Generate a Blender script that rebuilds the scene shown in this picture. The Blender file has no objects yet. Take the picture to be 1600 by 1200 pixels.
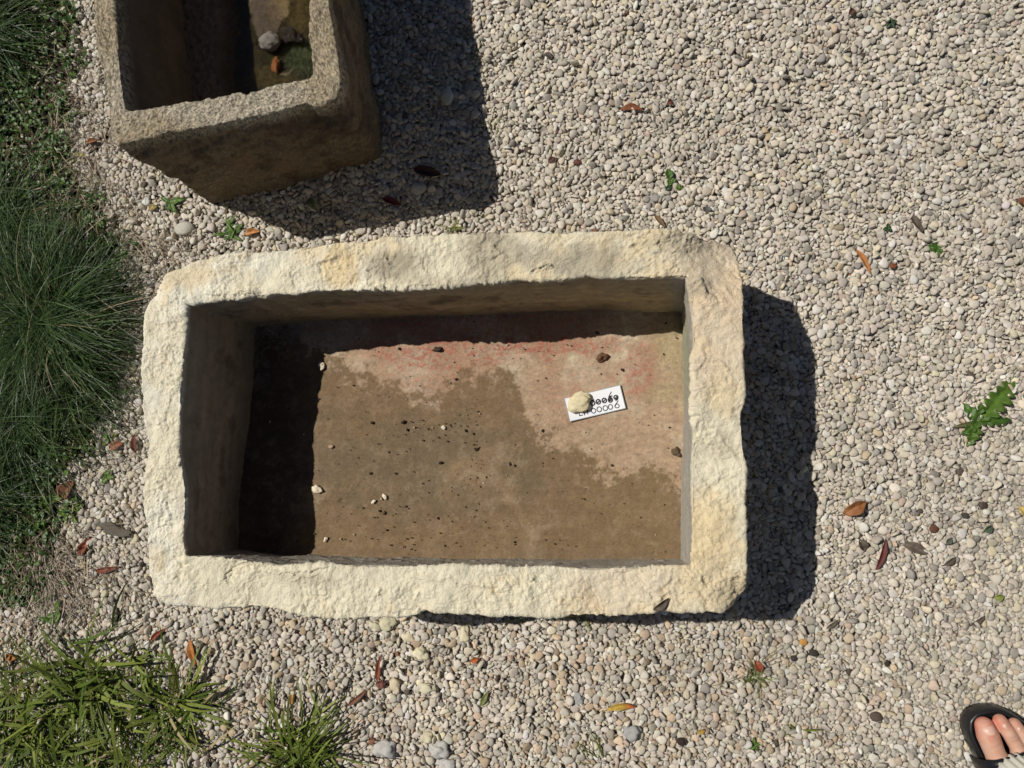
import bpy, bmesh, math, random
import numpy as np
from mathutils import Vector, Matrix
R = np.random.default_rng(7)
random.seed(7)
C = bpy.context.scene.collection
scene = bpy.context.scene

# ---------------------------------------------------------------- camera
H = 1.25                       # phone height above the gravel
F = 1220.0                     # focal length in px of the 1600 px wide photograph
NAD = (940.0, 720.0)           # where straight-down falls in the picture
W0, H0 = 1600.0, 1200.0
dxn, dyn = NAD[0]-W0/2, -(NAD[1]-H0/2)
nd = Vector((dxn, dyn, -F)).normalized()          # world -Z seen in camera space
q = nd.rotation_difference(Vector((0, 0, -1)))    # camera space -> world
cam = bpy.data.cameras.new('camera'); camo = bpy.data.objects.new('camera', cam); C.objects.link(camo)
cam.sensor_width = 36; cam.lens = 36*F/W0; cam.clip_start = 0.02; cam.clip_end = 100
camo.location = (0, 0, H); camo.rotation_mode = 'QUATERNION'; camo.rotation_quaternion = q
scene.camera = camo
RM = np.array(q.to_matrix())

def at(px, py, z=0.0):
    """photo pixel -> world point on the horizontal plane at height z"""
    d = RM @ np.array([px-W0/2, -(py-H0/2), -F])
    t = (z-H)/d[2]
    return np.array([d[0]*t, d[1]*t, z])
def topx(P):
    """world points (n,3) -> photo pixels; used to lay real stains where they are on the stone"""
    P = np.asarray(P, float).reshape(-1, 3)
    c = (P-np.array([0, 0, H])) @ RM
    return np.stack([W0/2 + F*c[:, 0]/-c[:, 2], H0/2 - F*c[:, 1]/-c[:, 2]], 1)

HR, HF = 0.17*H, 0.027*H        # rim and basin floor heights of the pale trough
HR2, HF2 = 0.222*H, 0.070*H     # same for the grey trough
sv = at(1246, 969, 0)-at(1131, 957, HR)
sv = Vector(sv).normalized()

# ---------------------------------------------------------------- light
sun = bpy.data.lights.new('sun', 'SUN'); suno = bpy.data.objects.new('sun', sun); C.objects.link(suno)
sun.energy = 5.0; sun.angle = math.radians(0.5); sun.color = (1.0, 0.95, 0.86)
suno.rotation_mode = 'QUATERNION'; suno.rotation_quaternion = sv.to_track_quat('-Z', 'Y')
world = bpy.data.worlds.new("World"); scene.world = world; world.use_nodes = True
wn = world.node_tree; bg = wn.nodes['Background']; sky = wn.nodes.new('ShaderNodeTexSky')
sky.sky_type = 'NISHITA'; sky.sun_disc = False; sky.air_density = .55; sky.dust_density = .2; sky.ozone_density = 0.5
sky.sun_elevation = math.asin(-sv.z); sky.sun_rotation = math.atan2(-sv.x, -sv.y)
wn.links.new(sky.outputs[0], bg.inputs[0]); bg.inputs[1].default_value = 0.05
scene.view_settings.view_transform = 'Standard'; scene.view_settings.look = 'None'
scene.view_settings.gamma = 1.0; scene.view_settings.exposure = -0.30
print('sun elevation', math.degrees(sky.sun_elevation), tuple(sv))

# ---------------------------------------------------------------- numpy noise
PERM = np.random.default_rng(3).permutation(256)
GR = np.random.default_rng(4).normal(size=(256, 3)); GR /= np.linalg.norm(GR, axis=1)[:, None]
def gnoise(P):
    P = np.asarray(P, float); i = np.floor(P).astype(int); f = P-i; u = f*f*f*(f*(f*6-15)+10)
    out = 0
    for dx in (0, 1):
        wx = u[:, 0] if dx else 1-u[:, 0]
        for dy in (0, 1):
            wy = u[:, 1] if dy else 1-u[:, 1]
            for dz in (0, 1):
                wz = u[:, 2] if dz else 1-u[:, 2]
                h = PERM[(PERM[(PERM[(i[:, 0]+dx) & 255]+i[:, 1]+dy) & 255]+i[:, 2]+dz) & 255]
                g = GR[h]
                out = out + wx*wy*wz*(g[:, 0]*(f[:, 0]-dx)+g[:, 1]*(f[:, 1]-dy)+g[:, 2]*(f[:, 2]-dz))
    return out*1.6
def fbm(P, scale, octs=4, gain=.5, seed=0):
    P = np.asarray(P, float)/scale + seed*17.31
    s = 0; a = 1.0
    for _ in range(octs):
        s = s + a*gnoise(P); P = P*2.03+5.1; a *= gain
    return s
def sstep(a, b, x):
    t = np.clip((x-a)/(b-a), 0, 1); return t*t*(3-2*t)
def lerp(a, b, t):
    return a*(1-t[:, None])+b*t[:, None]
def cellchip(P, scale, seed):
    """faceted chip surface: nearest jittered cell's random plane"""
    Q = P/scale; i = np.floor(Q).astype(int)
    best = np.full(len(P), 9.); val = np.zeros(len(P)); rs = np.random.default_rng(seed)
    J = rs.random((256, 3)); N = rs.normal(size=(256, 3))*.5; O = rs.random(256)
    for dx in (-1, 0, 1):
        for dy in (-1, 0, 1):
            for dz in (-1, 0, 1):
                c = i+np.array([dx, dy, dz])
                h = PERM[(PERM[(PERM[c[:, 0] & 255]+c[:, 1]) & 255]+c[:, 2]) & 255]
                d = Q-c-J[h]; dist = (d*d).sum(1)
                v = (d*N[h]).sum(1)+O[h]-.5
                m = dist < best; best[m] = dist[m]; val[m] = v[m]
    return val

# ---------------------------------------------------------------- object helpers
def tag(o, label=None, cat=None, group=None, kind=None):
    if label: o['label'] = label
    if cat: o['category'] = cat
    if group: o['group'] = group
    if kind: o['kind'] = kind
    return o
def empty(name, loc=(0, 0, 0)):
    o = bpy.data.objects.new(name, None); C.objects.link(o); o.location = loc; o.empty_display_size = .02
    return o
def mesh_obj(name, V, Fc, mat, parent=None, col=None, smooth=True, origin=None):
    """V (n,3); Fc (m,k) array with k=3/4, or a list of faces"""
    V = np.asarray(V, float)
    if origin is not None: V = V-np.asarray(origin)
    me = bpy.data.meshes.new(name)
    if isinstance(Fc, np.ndarray):
        n, k = Fc.shape
        me.vertices.add(len(V)); me.vertices.foreach_set('co', V.astype(np.float32).ravel())
        me.loops.add(n*k); me.loops.foreach_set('vertex_index', Fc.astype(np.int32).ravel())
        me.polygons.add(n); me.polygons.foreach_set('loop_start', (np.arange(n)*k).astype(np.int32))
        me.polygons.foreach_set('loop_total', np.full(n, k, np.int32))
        me.update(calc_edges=True)
    else:
        me.from_pydata([tuple(v) for v in V], [], [tuple(f) for f in Fc]); me.update()
    if smooth: me.polygons.foreach_set('use_smooth', np.ones(len(me.polygons), bool))
    if col is not None:
        a = me.color_attributes.new('col', 'FLOAT_COLOR', 'POINT')
        c4 = np.ones((len(V), 4), np.float32); c4[:, :3] = np.clip(col, 0, 1); a.data.foreach_set('color', c4.ravel())
    me.materials.append(mat)
    o = bpy.data.objects.new(name, me); C.objects.link(o)
    if origin is not None: o.location = origin
    if parent is not None:
        o.parent = parent
        if origin is not None: o.location = Vector(origin)-parent.location
        else: o.location = -parent.location
    return o

def material(name, color=(.5, .5, .5), rough=.8, vcol=False, var=.12, vscale=60, bump=0., bscale=400, bdist=.001,
             spec=.3, bump2=None, trans=0., coat=0., hue=None):
    m = bpy.data.materials.new(name); m.use_nodes = True; nt = m.node_tree; N = nt.nodes; L = nt.links
    b = N['Principled BSDF']; b.inputs['Roughness'].default_value = rough
    b.inputs['Specular IOR Level'].default_value = spec; b.inputs['Coat Weight'].default_value = coat
    tc = N.new('ShaderNodeTexCoord')
    if vcol:
        src = N.new('ShaderNodeVertexColor'); src.layer_name = 'col'; cs = src.outputs[0]
    else:
        src = N.new('ShaderNodeRGB'); src.outputs[0].default_value = (*color, 1); cs = src.outputs[0]
    if var > 0:
        n = N.new('ShaderNodeTexNoise'); n.inputs['Scale'].default_value = vscale; n.inputs['Detail'].default_value = 6
        n.inputs['Roughness'].default_value = .7; L.new(tc.outputs['Object'], n.inputs['Vector'])
        mr = N.new('ShaderNodeMapRange'); mr.inputs['From Min'].default_value = .25; mr.inputs['From Max'].default_value = .75
        mr.inputs['To Min'].default_value = 1-var; mr.inputs['To Max'].default_value = 1+var*.7
        L.new(n.outputs[0], mr.inputs[0])
        mx = N.new('ShaderNodeVectorMath'); mx.operation = 'SCALE'
        L.new(cs, mx.inputs[0]); L.new(mr.outputs[0], mx.inputs['Scale']); cs = mx.outputs[0]
    L.new(cs, b.inputs['Base Color'])
    if bump > 0:
        n2 = N.new('ShaderNodeTexNoise'); n2.inputs['Scale'].default_value = bscale; n2.inputs['Detail'].default_value = 8
        n2.inputs['Roughness'].default_value = .75; L.new(tc.outputs['Object'], n2.inputs['Vector'])
        bp = N.new('ShaderNodeBump'); bp.inputs['Strength'].default_value = bump; bp.inputs['Distance'].default_value = bdist
        L.new(n2.outputs[0], bp.inputs['Height']); last = bp
        if bump2:
            v = N.new('ShaderNodeTexVoronoi'); v.inputs['Scale'].default_value = bump2[0]; L.new(tc.outputs['Object'], v.inputs['Vector'])
            b2 = N.new('ShaderNodeBump'); b2.inputs['Strength'].default_value = bump2[1]; b2.inputs['Distance'].default_value = bump2[2]
            L.new(v.outputs['Distance'], b2.inputs['Height']); L.new(bp.outputs[0], b2.inputs['Normal']); last = b2
        L.new(last.outputs[0], b.inputs['Normal'])
    if trans > 0:
        tr = N.new('ShaderNodeBsdfTranslucent'); mix = N.new('ShaderNodeMixShader'); mix.inputs[0].default_value = trans
        L.new(cs, tr.inputs[0]); L.new(b.outputs[0], mix.inputs[1]); L.new(tr.outputs[0], mix.inputs[2])
        L.new(mix.outputs[0], N['Material Output'].inputs[0])
    return m

# ---------------------------------------------------------------- outlines
def resample(P, n, sm=2):
    """closed set of four sides, each a polyline -> n[i] points per side (end point excluded)"""
    P = np.asarray(P, float); d = np.r_[0, np.cumsum(np.linalg.norm(np.diff(P, axis=0), axis=1))]
    t = np.linspace(0, d[-1], n+1)[:-1]
    return np.stack([np.interp(t, d, P[:, k]) for k in range(P.shape[1])], 1)
def level(sides, z, ns):
    out = []
    for s, n in zip(sides, ns):
        out.append(resample([at(x, y, z(y) if callable(z) else z) for x, y in s], n))
    return np.concatenate(out)
def csmooth(P, it):
    for _ in range(it): P = P*.5+(np.roll(P, 1, 0)+np.roll(P, -1, 0))*.25
    return P
def loft(levels, rows, smooth_it):
    """levels: list of closed curves; rows[i]: rows between level i and i+1"""
    A = []
    for a, b, r in zip(levels[:-1], levels[1:], rows):
        for k in range(r): A.append(a+(b-a)*k/r)
    A.append(levels[-1]); A = np.array(A)
    for _ in range(smooth_it): A[1:-1] = A[1:-1]*.5+(A[:-2]+A[2:])*.25
    return A
def grid_normals(A):
    dv = np.roll(A, -1, 1)-np.roll(A, 1, 1); du = np.gradient(A, axis=0)
    n = np.cross(dv, du); n /= np.linalg.norm(n, axis=2)[:, :, None]+1e-12
    return n
def ring_faces(r, c):
    i = np.arange(r-1)[:, None]*c; j = np.arange(c)[None]; j2 = (j+1) % c
    return np.stack([i+j, i+j2, i+c+j2, i+c+j], 2).reshape(-1, 4)
def grid_faces(r, c):
    i = np.arange(r-1)[:, None]*c; j = np.arange(c-1)[None]
    return np.stack([i+j, i+j+1, i+c+j+1, i+c+j], 2).reshape(-1, 4)
def coons(sides, n, m):
    """four world polylines top, right, bottom, left (clockwise) -> grid m x n"""
    def rs(P, k):
        P = np.asarray(P, float); d = np.r_[0, np.cumsum(np.linalg.norm(np.diff(P, axis=0), axis=1))]
        t = np.linspace(0, d[-1], k); return np.stack([np.interp(t, d, P[:, c]) for c in range(3)], 1)
    T = rs(sides[0], n); Rr = rs(sides[1], m); B = rs(sides[2], n)[::-1]; L = rs(sides[3], m)[::-1]
    u = np.linspace(0, 1, n)[None, :, None]; v = np.linspace(0, 1, m)[:, None, None]
    return ((1-v)*T[None]+v*B[None]+(1-u)*L[:, None]+u*Rr[:, None]
            - ((1-u)*(1-v)*T[0]+u*(1-v)*T[-1]+(1-u)*v*B[0]+u*v*B[-1]))
def blob(px, cx, cy, rx, ry, nz, soft=.45):
    d = np.hypot((px[:, 0]-cx)/rx, (px[:, 1]-cy)/ry)+nz*.5
    return 1-sstep(1-soft, 1+soft, d)

# ================================================================ GROUND
def ground_material():
    m = bpy.data.materials.new('gravel_and_soil'); m.use_nodes = True; nt = m.node_tree; N = nt.nodes; L = nt.links
    b = N['Principled BSDF']; b.inputs['Roughness'].default_value = .95; b.inputs['Specular IOR Level'].default_value = .1
    g = N.new('ShaderNodeNewGeometry')
    v = N.new('ShaderNodeTexVoronoi'); v.inputs['Scale'].default_value = 85; L.new(g.outputs['Position'], v.inputs['Vector'])
    cr = N.new('ShaderNodeValToRGB'); cr.color_ramp.elements[0].color = (.16, .14, .12, 1); cr.color_ramp.elements[1].color = (.46, .42, .37, 1)
    L.new(v.outputs['Color'], cr.inputs[0])
    n = N.new('ShaderNodeTexNoise'); n.inputs['Scale'].default_value = 130; n.inputs['Detail'].default_value = 8; L.new(g.outputs['Position'], n.inputs['Vector'])
    c2 = N.new('ShaderNodeValToRGB'); c2.color_ramp.elements[0].color = (.018, .014, .009, 1); c2.color_ramp.elements[1].color = (.10, .078, .052, 1)
    c2.color_ramp.elements[0].position = .35; c2.color_ramp.elements[1].position = .7
    L.new(n.outputs[0], c2.inputs[0])
    sp = N.new('ShaderNodeSeparateXYZ'); L.new(g.outputs['Position'], sp.inputs[0])
    n3 = N.new('ShaderNodeTexNoise'); n3.inputs['Scale'].default_value = 9; n3.inputs['Detail'].default_value = 5; L.new(g.outputs['Position'], n3.inputs['Vector'])
    ad = N.new('ShaderNodeMath'); ad.operation = 'MULTIPLY_ADD'; ad.inputs[1].default_value = .25; L.new(n3.outputs[0], ad.inputs[0]); L.new(sp.outputs[0], ad.inputs[2])
    mr = N.new('ShaderNodeMapRange'); mr.inputs['From Min'].default_value = -.56; mr.inputs['From Max'].default_value = -.50; L.new(ad.outputs[0], mr.inputs[0])
    mx = N.new('ShaderNodeMix'); mx.data_type = 'RGBA'; L.new(mr.outputs[0], mx.inputs[0]); L.new(c2.outputs[0], mx.inputs[6]); L.new(cr.outputs[0], mx.inputs[7])
    L.new(mx.outputs[2], b.inputs['Base Color'])
    bp = N.new('ShaderNodeBump'); bp.inputs['Strength'].default_value = 1; bp.inputs['Distance'].default_value = .006; bp.invert = True
    L.new(v.outputs['Distance'], bp.inputs['Height'])
    b2 = N.new('ShaderNodeBump'); b2.inputs['Strength'].default_value = .7; b2.inputs['Distance'].default_value = .004
    L.new(n.outputs[0], b2.inputs['Height']); L.new(bp.outputs[0], b2.inputs['Normal']); L.new(b2.outputs[0], b.inputs['Normal'])
    return m
gx = np.r_[np.linspace(-14, -1.4, 12), np.linspace(-1.3, 1.3, 131), np.linspace(1.4, 14, 12)]
X, Y = np.meshgrid(gx, gx)
P = np.stack([X.ravel(), Y.ravel(), np.zeros(X.size)], 1)
P[:, 2] = -.016+.004*fbm(P, .15, 4)
gnd = mesh_obj('ground', P, grid_faces(len(gx), len(gx)), ground_material())
tag(gnd, kind='structure')

# ---------------------------------------------------------------- troughs' outlines in the photograph
T_OUT = [[(238, 450), (262, 428), (300, 411), (345, 400), (400, 391), (455, 386), (520, 379), (560, 377), (600, 372), (660, 370), (720, 366), (800, 364), (860, 367), (930, 362), (1000, 358), (1060, 357), (1115, 362), (1152, 373)],
         [(1152, 373), (1161, 388), (1164, 430), (1162, 470), (1163, 530), (1161, 560), (1165, 600), (1160, 650), (1162, 690), (1166, 740), (1164, 780), (1166, 820), (1168, 870), (1168, 928)],
         [(1168, 928), (1150, 945), (1131, 959), (1095, 954), (1060, 955), (1030, 952), (1007, 957), (970, 962), (940, 964), (876, 963), (800, 959), (740, 960), (700, 957), (667, 955), (636, 964), (560, 966), (486, 963), (440, 954), (389, 950), (340, 950), (304, 947), (261, 941), (240, 925)],
         [(240, 925), (232, 900), (230, 850), (226, 800), (223, 765), (228, 730), (233, 700), (224, 660), (219, 610), (221, 565), (226, 530), (229, 490), (229, 465), (238, 450)]]
T_IN = [[(291, 474), (330, 471), (352, 467), (375, 468), (392, 462), (415, 463), (440, 458), (460, 459), (490, 455), (520, 455), (580, 453), (640, 453), (700, 448), (740, 444), (762, 443), (809, 436), (840, 437), (875, 438), (919, 431), (960, 434), (1012, 433), (1072, 432)],
        [(1072, 432), (1078, 460), (1081, 520), (1083, 600), (1081, 680), (1080, 760), (1081, 830), (1080, 884)],
        [(1080, 884), (1000, 885), (925, 888), (860, 885), (800, 887), (740, 884), (700, 886), (640, 884), (564, 885), (500, 881), (440, 882), (400, 877), (345, 870), (290, 870)],
        [(290, 870), (287, 836), (290, 800), (290, 760), (284, 727), (279, 699), (281, 650), (284, 600), (286, 560), (291, 520), (291, 474)]]
T_FLOOR = [[(398, 512), (445, 506), (520, 501), (610, 496), (700, 494), (825, 489), (935, 484), (1067, 488)],
           [(1067, 488), (1068, 600), (1066, 690), (1064, 800), (1063, 873)],
           [(1063, 873), (925, 873), (800, 873), (700, 873), (532, 869), (439, 867), (374, 855)],
           [(374, 855), (372, 789), (382, 711), (390, 660), (396, 600), (397, 530), (398, 512)]]
def shrink(sides, k, c):
    return [[(c[0]+(x-c[0])*k, c[1]+(y-c[1])*k) for x, y in s] for s in sides]
def zshift(sides, z0, z1, inset=0.0):
    """the same plan outline one height lower, as pixels at the new height"""
    out = []
    allp = np.array([at(x, y, z0) for s in sides for x, y in s]); c = allp.mean(0)
    for s in sides:
        r = []
        for x, y in s:
            p = at(x, y, z0); d = p-c; p = c+d*(1-inset/np.linalg.norm(d[:2])); p[2] = z1
            r.append(tuple(topx([p])[0]))
        out.append(r)
    return out
S_OUT = [[(112, -430), (200, -438), (330, -440), (462, -432)],
         [(462, -432), (478, -300), (500, -120), (515, 0), (521, 33), (529, 83), (534, 117), (533, 140), (524, 155)],
         [(524, 155), (505, 165), (493, 168), (480, 161), (445, 172), (410, 181), (370, 189), (333, 197), (300, 203), (267, 208), (230, 217), (200, 224), (182, 229)],
         [(182, 229), (172, 217), (168, 190), (163, 150), (155, 110), (150, 67), (148, 30), (147, 0), (135, -150), (122, -300), (112, -430)]]
S_IN = [[(148, -395), (200, -400), (330, -402), (428, -396)],
        [(428, -396), (452, -250), (470, -100), (481, 0), (480, 50), (483, 83), (485, 108), (480, 119)],
        [(480, 119), (455, 125), (430, 130), (417, 134), (395, 141), (383, 145), (374, 141), (340, 147), (283, 157), (245, 166), (218, 169), (198, 169)],
        [(198, 169), (193, 150), (189, 110), (185, 67), (181, 30), (177, 0), (168, -150), (156, -300), (148, -395)]]
S_BASE = [[(215, -290), (280, -295), (400, -296), (510, -290)],
          [(510, -290), (535, -150), (568, 0), (580, 83), (588, 150), (597, 217), (598, 254)],
          [(598, 254), (557, 263), (507, 277), (457, 290), (430, 300), (400, 307), (357, 321), (338, 322)],
          [(338, 322), (325, 290), (300, 150), (270, 0), (235, -150), (215, -290)]]
T_BASE = zshift(T_OUT, HR, 0, .004)
S_FLOOR = zshift(S_IN, HR2, HF2, .012)
def inside(poly, pts):
    poly = np.asarray(poly); x, y = pts[:, 0], pts[:, 1]; r = np.zeros(len(pts), bool); j = len(poly)-1
    for i in range(len(poly)):
        xi, yi = poly[i]; xj, yj = poly[j]
        r ^= ((yi > y) != (yj > y)) & (x < (xj-xi)*(y-yi)/(yj-yi+1e-12)+xi); j = i
    return r
def plan(sides, z):
    return np.array([at(x, y, z)[:2] for s in sides for x, y in s[:-1]])
PL_T = plan(T_BASE, 0); PL_S = plan(S_BASE, 0)
def shr(poly, d):
    c = poly.mean(0); v = poly-c; return c+v*(1-d/np.linalg.norm(v, axis=1))[:, None]

# ================================================================ GRAVEL  (one mesh: nobody could count it)
SOIL_Y = [-400, 60, 140, 200, 260, 310, 360, 420, 620, 680, 740, 800, 850, 900, 940, 985, 1100, 1300, 1600]
SOIL_X = [140, 135, 120, 110, 120, 165, 190, 200, 190, 150, 118, 112, 100, 95, 70, -150, -250, -250, -250]
def soil(xy):
    p = topx(np.c_[xy, np.zeros(len(xy))]); b = np.interp(p[:, 1], SOIL_Y, SOIL_X)
    n = fbm(np.c_[xy, np.zeros(len(xy))], .06, 3, seed=2)*28
    return sstep(18, -18, -(b+n-p[:, 0])*-1) if False else 1-sstep(-22, 22, p[:, 0]-b-n)

def ico(sub):
    bm = bmesh.new(); bmesh.ops.create_icosphere(bm, subdivisions=sub, radius=1)
    V = np.array([v.co[:] for v in bm.verts]); Fc = np.array([[v.index for v in f.verts] for f in bm.faces]); bm.free()
    return V, Fc
def pebble_variants(V, k, rng, rough=.12):
    out = []
    for _ in range(k):
        U = V.copy()
        e = rng.uniform(.80, 1.05); U[:, :2] = np.sign(U[:, :2])*np.abs(U[:, :2])**e
        a0 = rng.uniform(0, 6.28, 3); th = np.arctan2(V[:, 1], V[:, 0])
        U[:, :2] *= (1+.10*np.cos(3*th+a0[0])+.06*np.cos(5*th+a0[1])+.04*np.cos(2*th+a0[2]))[:, None]
        U[:, 2] = np.sign(U[:, 2])*np.abs(U[:, 2])**rng.uniform(.50, .75)
        d = 1+rough*fbm(V, .9, 2, seed=rng.uniform(0, 90)); U = U*d[:, None]
        U[:, 0] *= 1+.18*rng.normal()*U[:, 1]
        out.append(U)
    return np.array(out)
def rotmats(yaw, tilt, dirn):
    n = len(yaw); cz, sz = np.cos(yaw), np.sin(yaw); Z = np.zeros(n); O = np.ones(n)
    Rz = np.stack([cz, -sz, Z, sz, cz, Z, Z, Z, O], 1).reshape(n, 3, 3)
    ax = np.stack([np.cos(dirn), np.sin(dirn), Z], 1); K = np.zeros((n, 3, 3))
    K[:, 0, 1] = -ax[:, 2]; K[:, 0, 2] = ax[:, 1]; K[:, 1, 0] = ax[:, 2]; K[:, 1, 2] = -ax[:, 0]; K[:, 2, 0] = -ax[:, 1]; K[:, 2, 1] = ax[:, 0]
    s, c = np.sin(tilt)[:, None, None], np.cos(tilt)[:, None, None]
    Rt = np.eye(3)[None]+s*K+(1-c)*(K@K)
    return Rt@Rz
def pebbles_mesh(pos, size, rot, col, sub, rng, nv=24):
    V, Fc = ico(sub); var = pebble_variants(V, nv, rng); n = len(pos)
    U = var[rng.integers(0, nv, n)]*size[:, None, :]
    U = np.einsum('nij,nkj->nki', rot, U)+pos[:, None, :]
    Fa = (Fc[None]+(np.arange(n)*len(V))[:, None, None]).reshape(-1, 3)
    return U.reshape(-1, 3), Fa, np.repeat(col, len(V), 0)
def pebble_colours(n, rng, xy):
    base = np.array([.51, .46, .388]); c = np.tile(base, (n, 1))
    c = c*rng.normal(1, .13, n).clip(.6, 1.4)[:, None]
    k = rng.random(n); p = topx(np.c_[xy, np.zeros(n)])
    low = sstep(900, 1050, p[:, 1])*(1-sstep(1150, 1400, p[:, 0])*.8)        # warmer, more mixed stones below the trough
    def put(lo, hi, colr, s=.12):
        m = (k >= lo) & (k < hi); c[m] = np.array(colr)*rng.normal(1, s, m.sum()).clip(.5, 1.5)[:, None]
    put(0, .010, (.48, .39, .27)); put(.03, .045, (.46, .36, .29)); put(.06, .13, (.31, .285, .25)); put(.13, .22, (.62, .59, .53), .07)
    put(.22, .28, (.54, .48, .36)); put(.28, .282, (.10, .075, .06)); put(.282, .283, (.20, .09, .05))
    m = (rng.random(n) < .13*low); c[m] = np.array([.46, .36, .26])*rng.normal(1, .18, m.sum()).clip(.5, 1.5)[:, None]
    big = 1+.09*fbm(np.c_[xy, np.zeros(n)], .25, 3, seed=5)
    c = c*big[:, None]; c[:, 0] *= rng.normal(1, .02, n); c[:, 2] *= rng.normal(1, .03, n)
    return c
def drop_gravel():
    rng = np.random.default_rng(11)
    a = at(-160, -160); b = at(1780, 1360); x0, x1 = a[0], b[0]; y1, y0 = a[1], b[1]
    cell = .0012; nx = int((x1-x0)/cell); ny = int((y1-y0)/cell)
    Hm = np.full((ny, nx), -.016)
    xs = x0+(np.arange(nx)+.5)*cell; ys = y0+(np.arange(ny)+.5)*cell
    area = (x1-x0)*(y1-y0)
    N = int(area/(.0094*.0076)*2.6)
    xy = np.stack([rng.uniform(x0+.02, x1-.02, N), rng.uniform(y0+.02, y1-.02, N)], 1)
    keep = ~inside(shr(PL_T, .03), xy) & ~inside(shr(PL_S, .03), xy)
    s = soil(xy); keep &= rng.random(N) > s*.93
    xy = xy[keep]; N = len(xy)
    A = .0043*np.exp(rng.normal(0, .34, N)).clip(.42, 1.9); A = np.minimum(A, .0082)
    B = A*rng.uniform(.55, .95, N); Cc = np.maximum(A*rng.uniform(.26, .46, N), .0011)
    yaw = rng.uniform(0, 2*math.pi, N); tilt = np.abs(rng.normal(0, .30, N)); m = rng.random(N) < .20; tilt[m] = rng.uniform(.8, 1.57, m.sum())
    dirn = rng.uniform(0, 2*math.pi, N); rot = rotmats(yaw, tilt, dirn)
    size = np.stack([A, B, Cc], 1)
    # footprint: covariance of the ellipsoid projected on the ground, and its vertical half height
    S = np.einsum('nij,nj,nkj->nik', rot, size**2, rot)
    hz = np.sqrt(S[:, 2, 2]); pos = np.zeros((N, 3)); Rm = 8
    offs = np.array([(0, 0), (3, 0), (-3, 0), (0, 3), (0, -3), (2, 2), (-2, 2), (2, -2), (-2, -2)])
    gy, gx_ = np.mgrid[-Rm:Rm+1, -Rm:Rm+1]*cell
    for i in range(N):
        Sxx, Sxy, Syy = S[i, 0, 0], S[i, 0, 1], S[i, 1, 1]; det = Sxx*Syy-Sxy*Sxy
        Q = (Syy*gx_*gx_-2*Sxy*gx_*gy+Sxx*gy*gy)/det; M = Q < .92
        M[Rm, Rm] = True
        prof = hz[i]*np.sqrt(np.clip(1-Q, 0, 1))
        ix = int((xy[i, 0]-x0)/cell); iy = int((xy[i, 1]-y0)/cell); best = None
        low = prof[M]; kq = min(len(low), max(2, len(low)//4))
        for rep in range(3):
            cand = []
            for ox, oy in offs:
                cx, cy = ix+ox, iy+oy
                if cx < Rm or cy < Rm or cx >= nx-Rm or cy >= ny-Rm: continue
                sub = Hm[cy-Rm:cy+Rm+1, cx-Rm:cx+Rm+1][M]+low
                cand.append((np.partition(sub, len(sub)-kq)[len(sub)-kq], cx, cy))
            b_ = min(cand)
            if best is not None and b_[0] >= best[0]-1e-6: break
            best = b_; ix, iy = b_[1], b_[2]
        z, cx, cy = best
        pos[i] = (x0+(cx+.5)*cell, y0+(cy+.5)*cell, z)
        pt = Hm[cy-Rm:cy+Rm+1, cx-Rm:cx+Rm+1]; pt[M] = np.maximum(pt[M], z+prof[M])
    return pos, size, rot, Hm, (x0, y0, cell), rng
pos, size, rot, HM, (HX, HY, HC), rng = drop_gravel()
med = float(np.median(HM)); p90 = float(np.percentile(HM, 90)); print('gravel', len(pos), 'median', med, 'p90', p90)
SH = -.35*p90-.65*med+.001; print('SH', SH); pos[:, 2] += SH; HM += SH
gnd.location.z += 0 ; 
def gz(x, y, r=3):
    ix = int((x-HX)/HC); iy = int((y-HY)/HC)
    if ix < r or iy < r or iy >= HM.shape[0]-r or ix >= HM.shape[1]-r: return 0.
    return float(np.percentile(HM[iy-r:iy+r+1, ix-r:ix+r+1], 75))
V, Fa, cc = pebbles_mesh(pos, size, rot, pebble_colours(len(pos), rng, pos[:, :2]), 2, rng)
MG = material('pebble_stone', vcol=True, rough=.72, var=.16, vscale=260, bump=.25, bscale=900, bdist=.0004, spec=.35)
gravel = mesh_obj('gravel', V, Fa, MG, col=cc); tag(gravel, 'pale beige and grey pea gravel spread over the yard', 'gravel', kind='stuff')
gnd.location.z += SH
del V, Fa, cc

# ================================================================ PALE TROUGH
def build_trough(root, sides_levels, zs, rows, ns, smooth_it, disp, colour, mat, name, wall_drop=.012, edit=None):
    lev = [level(s, z, ns) for s, z in zip(sides_levels, zs)]
    lev = [csmooth(l, 2) for l in lev]
    last = lev[-1].copy(); last[:, 2] -= wall_drop; lev.append(last)
    A = loft(lev, rows+[3], smooth_it)
    if edit: A = edit(A)
    Nn = grid_normals(A)
    r, c = A.shape[:2]; P = A.reshape(-1, 3); NN = Nn.reshape(-1, 3)
    kindr = np.repeat(np.interp(np.arange(r), np.cumsum([0]+rows+[3]), range(len(rows)+2)), c)
    D = disp(P, kindr); P2 = P+NN*D[:, None]
    return mesh_obj(name, P2, ring_faces(r, c)[:, ::-1].copy(), mat, root, col=colour(P2, kindr, D))
MS = material('pale_limestone', vcol=True, rough=.93, var=.13, vscale=90, bump=.9, bscale=330, bdist=.0030, spec=.12, bump2=(420, .35, .0012))
tc_ = at(690, 660, 0)
pale = empty('stone_trough', (tc_[0], tc_[1], 0))
tag(pale, 'large cream limestone trough with rough chipped rim holding a white number card', 'stone trough')
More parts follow.
